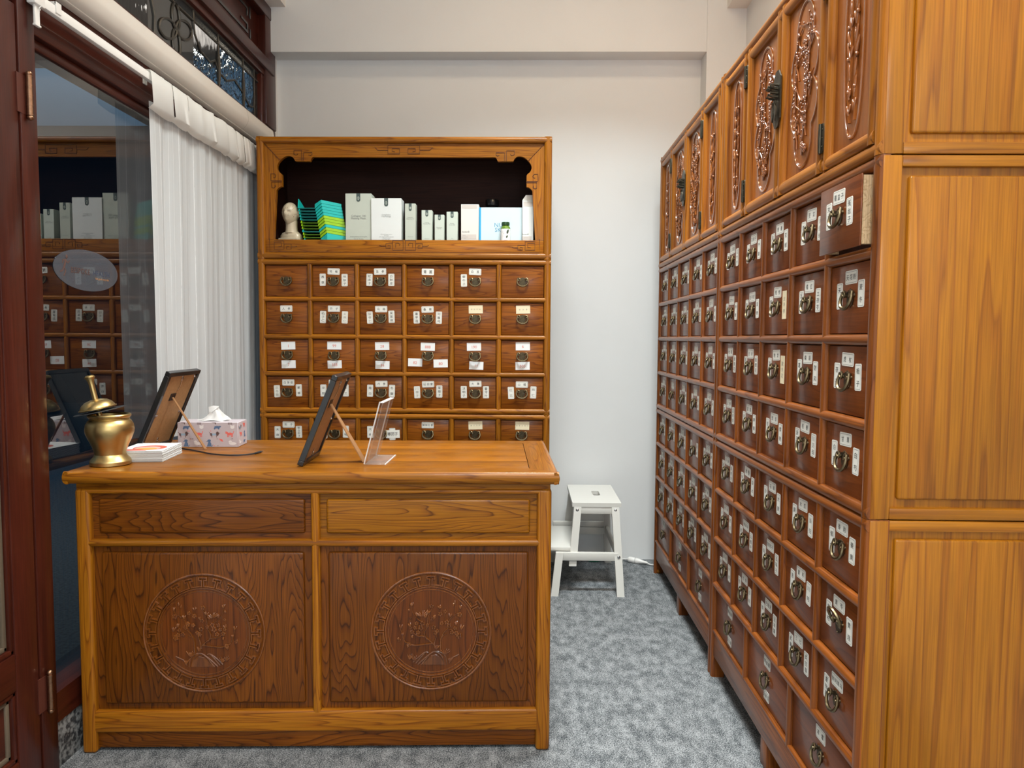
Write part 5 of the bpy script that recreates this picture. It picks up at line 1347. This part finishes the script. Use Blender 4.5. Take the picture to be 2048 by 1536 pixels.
carton('tall sage green carton with a slate seal tab standing beside the document files', -0.955, -0.817, 0.2475, 0.10, SAGE, lines=(('Collagen 100', 0.0150, 0.131), ('Melting Mask', 0.0150, 0.118)), small=(('Sleeping beauty and face glow', 0.0075, 0.022), ('Net wt. 10 x 8 g', 0.0075, 0.010)))
carton('tall white carton with a slate seal tab, overlapping the tall sage carton', -0.817, -0.657, 0.222, 0.09, WCARD, y=SY + 0.012, lines=(('Complexion', 0.0095, 0.136), ('Trial Package', 0.0095, 0.1265)), small=(('Advanced beauty system', 0.0062, 0.034), ('skin tonic', 0.0062, 0.027), ('with collagen and fruit extracts', 0.0062, 0.020), ('contents 4 items', 0.0062, 0.013), ('net weight 180 g', 0.0062, 0.006)))
carton('tallest of the slim sage cartons, next to the white carton', -0.639, -0.583, 0.196, 0.055, SAGE, lines=(('Intensive', 0.0075, 0.124), ('Cleansing Oil', 0.0075, 0.116)), small=(('120 ml 4 fl oz', 0.0052, 0.022), ('face wash', 0.0052, 0.006)), group='slim sage cartons')
carton('second tallest slim sage carton, between the tallest slim one and the shortest', -0.551, -0.495, 0.1615, 0.05, SAGE2, lines=(('Calming', 0.0068, 0.097), ('Moisture Mist', 0.0068, 0.090)), small=(('100 ml 3 fl oz', 0.0048, 0.012), ('face mist', 0.0048, 0.006)), group='slim sage cartons')
carton('shortest slim sage carton in the row on the shelf', -0.482, -0.431, 0.138, 0.048, SAGE2, lines=(('Daily Repair', 0.0060, 0.071), ('Eye Gel', 0.0060, 0.065)), small=(('15 ml', 0.0046, 0.010),), group='slim sage cartons')
carton('slim sage carton standing between the shortest sage carton and the ivory carton', -0.4185, -0.360, 0.154, 0.05, SAGE2, lines=(('Firming', 0.0068, 0.092), ('Cream Jelly', 0.0068, 0.085)), small=(('50 ml', 0.0048, 0.014), ('day cream', 0.0048, 0.006)), group='slim sage cartons')
def botan(t, w, h, d):
    m = MB(); m.box(-w + 0.005, w - 0.010, -0.0006, 0.0001, h - 0.022, h - 0.004); m.obj('taupe_band', TAUPE, t)
    m = MB(); m.box(-w + 0.001, w - 0.013, -0.0006, 0.0001, 0.011, 0.036); m.obj('taupe_band', TAUPE, t)
    m = MB(); m.text('botanē', 0.013, -w + 0.026, 0.050, -0.0006); m.text('calming', 0.005, -w + 0.016, 0.030, -0.0008); m.text('glow body lotion', 0.0045, -w + 0.022, 0.022, -0.0008); m.text('200 ml', 0.0045, -w + 0.020, 0.015, -0.0008); m.obj('print', [TXT], t, normals=False)
carton('ivory carton with taupe bands beside the ice blue box', -0.342, -0.248, 0.193, 0.09, IVORY, tab=False, extra=botan)
def nus(t, w, h, d):
    m = MB(); m.box(-w - 0.0004, -w + 0.009, -0.0008, d * 0.9, 0.0005, h - 0.0005); m.obj('cyan_edge', CYAN, t, label='bright blue spine')
    m = MB(); m.text('NU', 0.031, -0.012, 0.088, -0.0006); m.text('SKIN', 0.031, 0.0015, 0.063, -0.0006); m.obj('print', [BLUEP], t, normals=False)
carton('wide ice blue box with a bright blue spine behind the small green-capped bottle', -0.246, -0.019, 0.1795, 0.10, ICE, y=SY + 0.035, tab=False, extra=nus)
def botr(t, w, h, d):
    m = MB(); m.box(-w + 0.006, w, -0.0006, 0.0001, h - 0.034, h - 0.010); m.obj('taupe_band', TAUPE, t)
    m = MB(); m.box(-w + 0.001, w - 0.010, -0.0006, 0.0001, 0.006, 0.026); m.obj('taupe_band', TAUPE, t)
    m = MB(); m.text('botanē', 0.0115, -0.012, 0.037, -0.0006); m.text('night cream', 0.0045, -0.010, 0.018, -0.0008); m.obj('print', [TXT], t, normals=False)
    m = MB(); m.prism([(-w, h), (w, h), (w, h + 0.026), (-w + 0.018, h + 0.026)], 0.004, 0.0048); m.obj('open_flap', IVORY, t)
carton('slim white carton with its top flap open, behind the cusped edge of the hutch', -0.018, 0.041, 0.2145, 0.06, WCARD, y=SY + 0.012, tab=False, extra=botr)
# ---- jar and bottle
t = thing('black_jar', 'black screw-capped jar showing above the ice blue box', 'jar', (-0.186, 4.08, SZ))
m = MB(); m.lathe([(0.036, 0), (0.040, 0.004), (0.040, 0.201), (0.034, 0.212), (0.032, 0.218)], 32); m.obj('body', plain('black_glass', (0.01, 0.01, 0.012), 0.15, coat=0.5), t, ang=30)
m = MB(); m.lathe([(0.036, 0.2185), (0.0375, 0.220), (0.0375, 0.248), (0.036, 0.251)], 40); m.obj('cap', plain('black_gloss_cap', (0.012, 0.012, 0.014), 0.2), t, ang=30)
t = thing('supplement_bottle', 'small supplement bottle with dark green cap and white label on the shelf edge', 'bottle', (-0.106, 3.878, SZ))
m = MB(); m.lathe([(0.024, 0), (0.0255, 0.002), (0.0255, 0.066), (0.023, 0.074), (0.017, 0.079), (0.0165, 0.082)], 32); m.obj('body', plain('green_glass', (0.13, 0.24, 0.03), 0.15, coat=0.5), t, ang=30)
m = MB(); m.lathe([(0.0200, 0.0815), (0.0215, 0.083), (0.0215, 0.096), (0.020, 0.0985), (0.012, 0.0985)], 32)
m.obj('cap', plain('dark_green_cap', (0.015, 0.055, 0.018), 0.35), t, ang=30)
m = MB(); m.lathe([(0.0258, 0.002), (0.0258, 0.062)], 32, 0, None, False, False); lb = m.obj('label_wrap', WHITEP, t)
m = MB()
for (x, z, a, L, w_) in ((0.008, 0.036, 1.25, 0.024, 0.010), (0.004, 0.014, 1.1, 0.016, 0.009)):
    M = Matrix.Translation((x, -0.0249, z)) @ Matrix.Rotation(-a, 4, 'Y'); m.ell((L / 2, 0, 0), L / 2, 0.0012, w_ / 2, 12, 6, 0, M)
m.text('pharmanex', 0.0048, -0.0085, 0.045, -0.0262, 1); m.text('daily', 0.0045, -0.009, 0.036, -0.0262, 1); m.text('60 caps', 0.004, -0.009, 0.024, -0.0262, 1)
m.obj('leaf_print', [plain('leaf_ink', (0.04, 0.06, 0.03), 0.7), TXT], t, normals=False)

# ================================================================== curtain, rail, blind
t = thing('curtain_rail', 'white metal curtain rail bracketed to the wooden transom over the window', 'curtain rail', (-1.452, 2.2, 2.372))
m = MB(); m.rbox(-0.010, 0.010, 0.0, 1.86, -0.015, 0.015, 0.003); m.obj('rail', PLASTIC, t)
m = MB(); m.rbox(-0.013, 0.013, -0.035, 0.012, -0.020, 0.022, 0.003); m.obj('end_cap', PLASTIC, t)
m = MB(); m.rbox(-0.004, 0.004, -0.022, 0.0, -0.075, -0.012, 0.002, 1); m.rbox(-0.004, 0.006, -0.024, 0.002, -0.080, -0.074, 0.001, 1); m.obj('cord_guide', PLASTIC, t)
m = MB(); m.tube([(0.010, -0.004, -0.012), (0.011, -0.006, -0.020), (0.008, -0.010, -0.026), (0.008, -0.004, -0.030)], 0.0018, 6); m.obj('hook', PLASTIC, t)
for yb in (0.075, 0.715, 1.35):
    m = MB(); m.rbox(-0.060, 0.013, yb - 0.013, yb + 0.013, 0.018, 0.026, 0.001, 1); m.rbox(-0.060, -0.054, yb - 0.013, yb + 0.013, 0.0, 0.026, 0.001, 1); m.rbox(0.008, 0.014, yb - 0.013, yb + 0.013, -0.008, 0.026, 0.001, 1); m.obj('bracket', PLASTIC, t)
t = thing('blind_cassette', 'long white roller blind cassette running along the transom above the curtain', 'roller blind', (-1.51, 1.3, 2.45))
prof = [(0.0, 0.108), (0.054, 0.108), (0.058, 0.100), (0.066, 0.056), (0.064, 0.046), (0.055, 0.026), (0.042, 0.012), (0.028, 0.006), (0.028, 0.003), (0.022, 0.0), (0.0, 0.0)]
m = MB(); m.prism(prof, 0.0, 2.90, 'xz'); m.obj('cover', ALU, t, ang=32)
m = MB(); m.prism([(a * 1.02, b * 1.01 - 0.0005) for a, b in prof], 2.895, 2.925, 'xz'); m.obj('end_cap', ALU, t, ang=32)
m = MB(); m.prism([(a + 0.0006, b + 0.0002) for a, b in prof], 2.53, 2.5315, 'xz'); m.obj('cover_joint', plain('joint_shadow', (0.45, 0.42, 0.38), 0.6), t)

t = thing('sheer_curtain', 'white sheer voile curtain with pleated heading pulled to one side of the window', 'curtain', (-1.468, 2.862, 0))
NU, NV, CL = 300, 14, 1.30
R = random.Random(12); ph = 0; us = []; y = 0; arc_u = 0; prevp = None
def fold(u, q):
    """sideways wave of the cloth: u along, q = 0 top .. 1 bottom"""
    a = 0.010 * (0.75 + 0.25 * math.sin(3.1 * u + 0.6)) * (0.5 + 0.5 * min(1, q * 3 + 0.15))
    return a * math.sin(u * 27 + 2.0 * math.sin(u * 5.3) + 0.8 * q * math.sin(u * 4)) + 0.0022 * math.sin(u * 83 + 3 * q)
m = MB(); uvs = []
z_top, z_bot = 2.292, 0.957
for j in range(NV + 1):
    q = j / NV; z = z_top + (z_bot - z_top) * q
    for i in range(NU + 1):
        u = i / NU * CL; sp = (1 - 0.055 * q * (1 - u / CL)) if True else 1
        yy = u + 0.012 * q * math.sin(u * 9 + 1) - 0.0 * q
        zb = 0.957 if yy < 0.215 else 0.60
        z = z_top + (zb - z_top) * q
        m.v.append((fold(u, q), yy, z)); uvs.append((u * 1.0 + 0.012 * math.sin(40 * u) + 0.02 * q * math.sin(u * 8), z))
for j in range(NV):
    for i in range(NU):
        a = j * (NU + 1) + i; m.f.append((a, a + 1, a + NU + 2, a + NU + 1)); m.m.append(0)
me = m.mesh('drop', [SHEER], 180, normals=False)
uvl = me.uv_layers.new(name='cloth')
for lp in me.loops: uvl.data[lp.index].uv = uvs[lp.vertex_index]
put('drop', me, t)
for i in range(4):                                        # overlapping selvedge folds
    pass
# heading tape: flat boxes of pleats, each slightly overlapping the last
yy = -0.045; widths = [0.175, 0.135, 0.145, 0.13, 0.16, 0.115, 0.09, 0.075, 0.07, 0.065, 0.06, 0.06, 0.07]
for k, wd in enumerate(widths):
    if yy > CL: break
    m = MB(); n = 8
    rows = ((2.396, -0.028), (2.394, 0.006), (2.366, 0.012), (2.352, 0.013), (2.268, 0.018 + 0.004 * (k % 2)), (2.252, -0.010))
    for zr, off in rows:
        for i in range(n + 1):
            f = i / n
            m.v.append((0.028 + off * (0.72 + 0.48 * f if f < 0.9 else 0.50) + 0.003 * math.sin(f * 6 + k), yy + wd * f, zr - 0.002 * math.sin(f * 5 + k * 2) - (0.006 if zr < 2.3 else 0) * f))
    for r in range(len(rows) - 1):
        for i in range(n): a = r * (n + 1) + i; m.f.append((a, a + 1, a + n + 2, a + n + 1)); m.m.append(0)
    m.obj('heading_pleat', HEADING, t, ang=70, normals=False)
    yy += wd * 0.96

# ================================================================== step stool
t = thing('step_stool', 'white wooden two-step stool with hand slot between counter and drawer chests', 'step stool', (0.395, 4.115, 0), 0)
SWID = 0.27; ZS = 0.487
def plank_(m, a, b, w, th, M=None):
    """leg: square-cut board from a (bottom) to b (top), w across x, th across y"""
    (x0, y0, z0), (x1, y1, z1) = a, b
    vs = [(x0 - w / 2, y0 - th / 2, z0), (x0 + w / 2, y0 - th / 2, z0), (x0 + w / 2, y0 + th / 2, z0), (x0 - w / 2, y0 + th / 2, z0),
          (x1 - w / 2, y1 - th / 2, z1), (x1 + w / 2, y1 - th / 2, z1), (x1 + w / 2, y1 + th / 2, z1), (x1 - w / 2, y1 + th / 2, z1)]
    m.add(vs, [(0, 3, 2, 1), (4, 5, 6, 7), (0, 1, 5, 4), (1, 2, 6, 5), (2, 3, 7, 6), (3, 0, 4, 7)])
# seat with a real hand slot: four boards' worth of surface around the hole, one mesh
def seat(zz, x0, x1, y0, y1, hole):
    hx0, hx1, hy0, hy1 = hole; th = 0.022; bm = bmesh.new()
    out = [(x0, y0), (x1, y0), (x1, y1), (x0, y1)]
    hp = [(hx0 + 0.012 * (1 - math.cos(q)), hy0 + 0.012 * (1 - math.sin(q))) for q in (0, PI / 4, PI / 2)] if False else None
    def ringv(z):
        o = [bm.verts.new((a, b, z)) for a, b in out]
        r = min(0.011, (hy1 - hy0) / 2 - 1e-4); pts = []
        for cx, cy, a0 in ((hx0 + r, hy0 + r, 180), (hx1 - r, hy0 + r, 270), (hx1 - r, hy1 - r, 0), (hx0 + r, hy1 - r, 90)):
            for i in range(4): a = math.radians(a0 + 30 * i); pts.append((cx + r * math.cos(a), cy + r * math.sin(a)))
        return o, [bm.verts.new((a, b, z)) for a, b in pts]
    oT, hT = ringv(zz); oB, hB = ringv(zz - th)
    for o, h_, flip in ((oT, hT, False), (oB, hB, True)):
        for c in range(4):
            a, b = o[c], o[(c + 1) % 4]
            f = [a, b, h_[((c + 1) % 4) * 4]] + [h_[c * 4 + i] for i in (3, 2, 1, 0)]
            bm.faces.new(f if not flip else f[::-1])
    for i in range(4): bm.faces.new((oT[i], oB[i], oB[(i + 1) % 4], oT[(i + 1) % 4]))
    for i in range(16): bm.faces.new((hT[i], hT[(i + 1) % 16], hB[(i + 1) % 16], hB[i]))
    m = MB(); m.addbm(bm); return m
seat(ZS, -0.130, 0.136, -0.205, 0.285, (0.000, 0.042, -0.010, 0.105)).obj('seat', WHITE, t, ang=30)
yf, yb_ = -0.190, 0.262
for (yy0, yy1) in ((yf - 0.095, yf), (yb_ + 0.05, yb_)):
    m = MB(); plank_(m, (0.128, yy0, 0), (0.104, yy1, ZS - 0.022), 0.040, 0.030); m.obj('leg', WHITE, t, ang=20)
    m = MB(); plank_(m, (-0.128 + 0.0, yy0 + 0.022 * 2.2, 0.15), (-0.100, yy1, ZS - 0.022), 0.040, 0.030); m.obj('leg', WHITE, t, ang=20)
    m = MB(); plank_(m, (-0.226, yy0, 0), (-0.200, yy0 * 0.72 + yy1 * 0.28, 0.228), 0.040, 0.030); m.obj('step_leg', WHITE, t, ang=20)
    yr = yy0 * 0.57 + yy1 * 0.43
    m = MB(); m.rbox(-0.215, 0.118, yr - 0.013, yr + 0.013, 0.182, 0.226, 0.003); m.obj('side_rail', WHITE, t)
    m = MB(); m.rbox(-0.09, 0.095, yy1 - 0.012, yy1 + 0.012, ZS - 0.062, ZS - 0.022, 0.003); m.obj('apron', WHITE, t)
    sg = -1 if yy0 < 0 else 1
    for (x, z, y_) in ((-0.103, ZS - 0.040, yy1), (0.104, ZS - 0.040, yy1), (0.119, 0.205, yr), (-0.200, 0.205, yr)):
        m = MB(); m.lathe([(0.0085, 0), (0.0085, 0.002), (0.006, 0.0035)], 14, 0, Matrix.Translation((x, y_ + sg * 0.016, z)) @ Matrix.Rotation(sg * -PI / 2, 4, 'X')); m.obj('bolt', STEEL, t)
m = MB(); m.rbox(-0.262, -0.104, -0.235, 0.215, 0.228, 0.250, 0.004); m.obj('lower_step', WHITE, t)
m = MB(); m.rbox(-0.215, 0.10, yb_ + 0.01, yb_ + 0.03, 0.23, 0.262, 0.003); m.obj('back_rail', WHITE, t)
m = MB(); m.rbox(0.104, 0.122, -0.20, 0.262, 0.196, 0.240, 0.003); m.obj('end_rail', WHITE, t)

# ================================================================== small things on the floor
t = thing('power_cord', 'white power cord with an inline plug lying on the carpet by the chest leg', 'power cord', (0.70, 4.42, 0))
pts = smooth([(-0.32, 0.03, 0.006), (-0.2, 0.035, 0.006), (-0.11, 0.05, 0.008), (-0.055, 0.012, 0.016)], 4)
m = MB(); m.tube(pts, 0.0045, 8); m.obj('cord', PLASTIC, t)
m = MB(); m.tube(smooth([(0.055, -0.047, 0.012), (0.09, -0.062, 0.006), (0.16, -0.03, 0.005), (0.25, -0.02, 0.005)], 4), 0.0045, 8); m.obj('cord', PLASTIC, t)
ax = (Vector((0.06, -0.05, 0.014)) - Vector((-0.058, 0.014, 0.018))); ln = ax.length
M = Matrix.Translation((-0.058, 0.014, 0.0185)) @ ax.to_track_quat('Z', 'Y').to_matrix().to_4x4()
m = MB(); m.lathe([(0.006, 0), (0.010, 0.006), (0.016, 0.012), (0.0178, 0.016), (0.0178, 0.052), (0.0165, 0.054)], 20, 0, M); m.obj('socket_half', PLASTIC, t, ang=35)
m = MB(); m.lathe([(0.0165, 0.055), (0.0175, 0.058), (0.0165, 0.075), (0.011, 0.100), (0.008, 0.112), (0.008, 0.124), (0.005, ln)], 20, 0, M); m.obj('plug_half', PLASTIC, t, ang=35)
m = MB(); m.tube([(0.0172 * math.cos(2 * PI * i / 20), 0.0172 * math.sin(2 * PI * i / 20), 0.0545) for i in range(20)], 0.0012, 5, 0, M, closed=True); m.obj('joint_ring', plain('joint_grey', (0.45, 0.44, 0.42), 0.5), t)
t = thing('furniture_glide', 'small round wooden ball glide on the carpet under the far chest corner', 'glide', (0.800, 4.222, 0))
m = MB(); m.lathe([(0.006, 0.0), (0.012, 0.002), (0.0155, 0.009), (0.0155, 0.014), (0.012, 0.021), (0.005, 0.024)], 20); m.obj('ball', HONEY['z'], t, ang=60)
m = MB(); m.lathe([(0.0035, 0.022), (0.0035, 0.03)], 10); m.obj('peg', HONEY['z'], t)
t = thing('green_cloth', 'dark green scrap of cloth on the carpet behind the white step stool', 'cloth', (0.440, 4.442, 0))
m = MB(); n = 14
for i in range(n):
    a = 2 * PI * i / n; m.v.append((0.045 * math.cos(a) * (1 + 0.2 * math.sin(3 * a)), 0.024 * math.sin(a), 0.001))
for i in range(n):
    a = 2 * PI * i / n; m.v.append((0.028 * math.cos(a), 0.014 * math.sin(a), 0.009 + 0.003 * math.sin(4 * a)))
m.f = [(i, (i + 1) % n, n + (i + 1) % n, n + i) for i in range(n)] + [tuple(range(n, 2 * n)), tuple(range(n - 1, -1, -1))]; m.m = [0] * len(m.f)
m.obj('cloth', plain('dark_green_felt', (0.01, 0.10, 0.06), 0.9), t)

bpy.data.objects.remove(_fo)
bpy.context.view_layer.update()
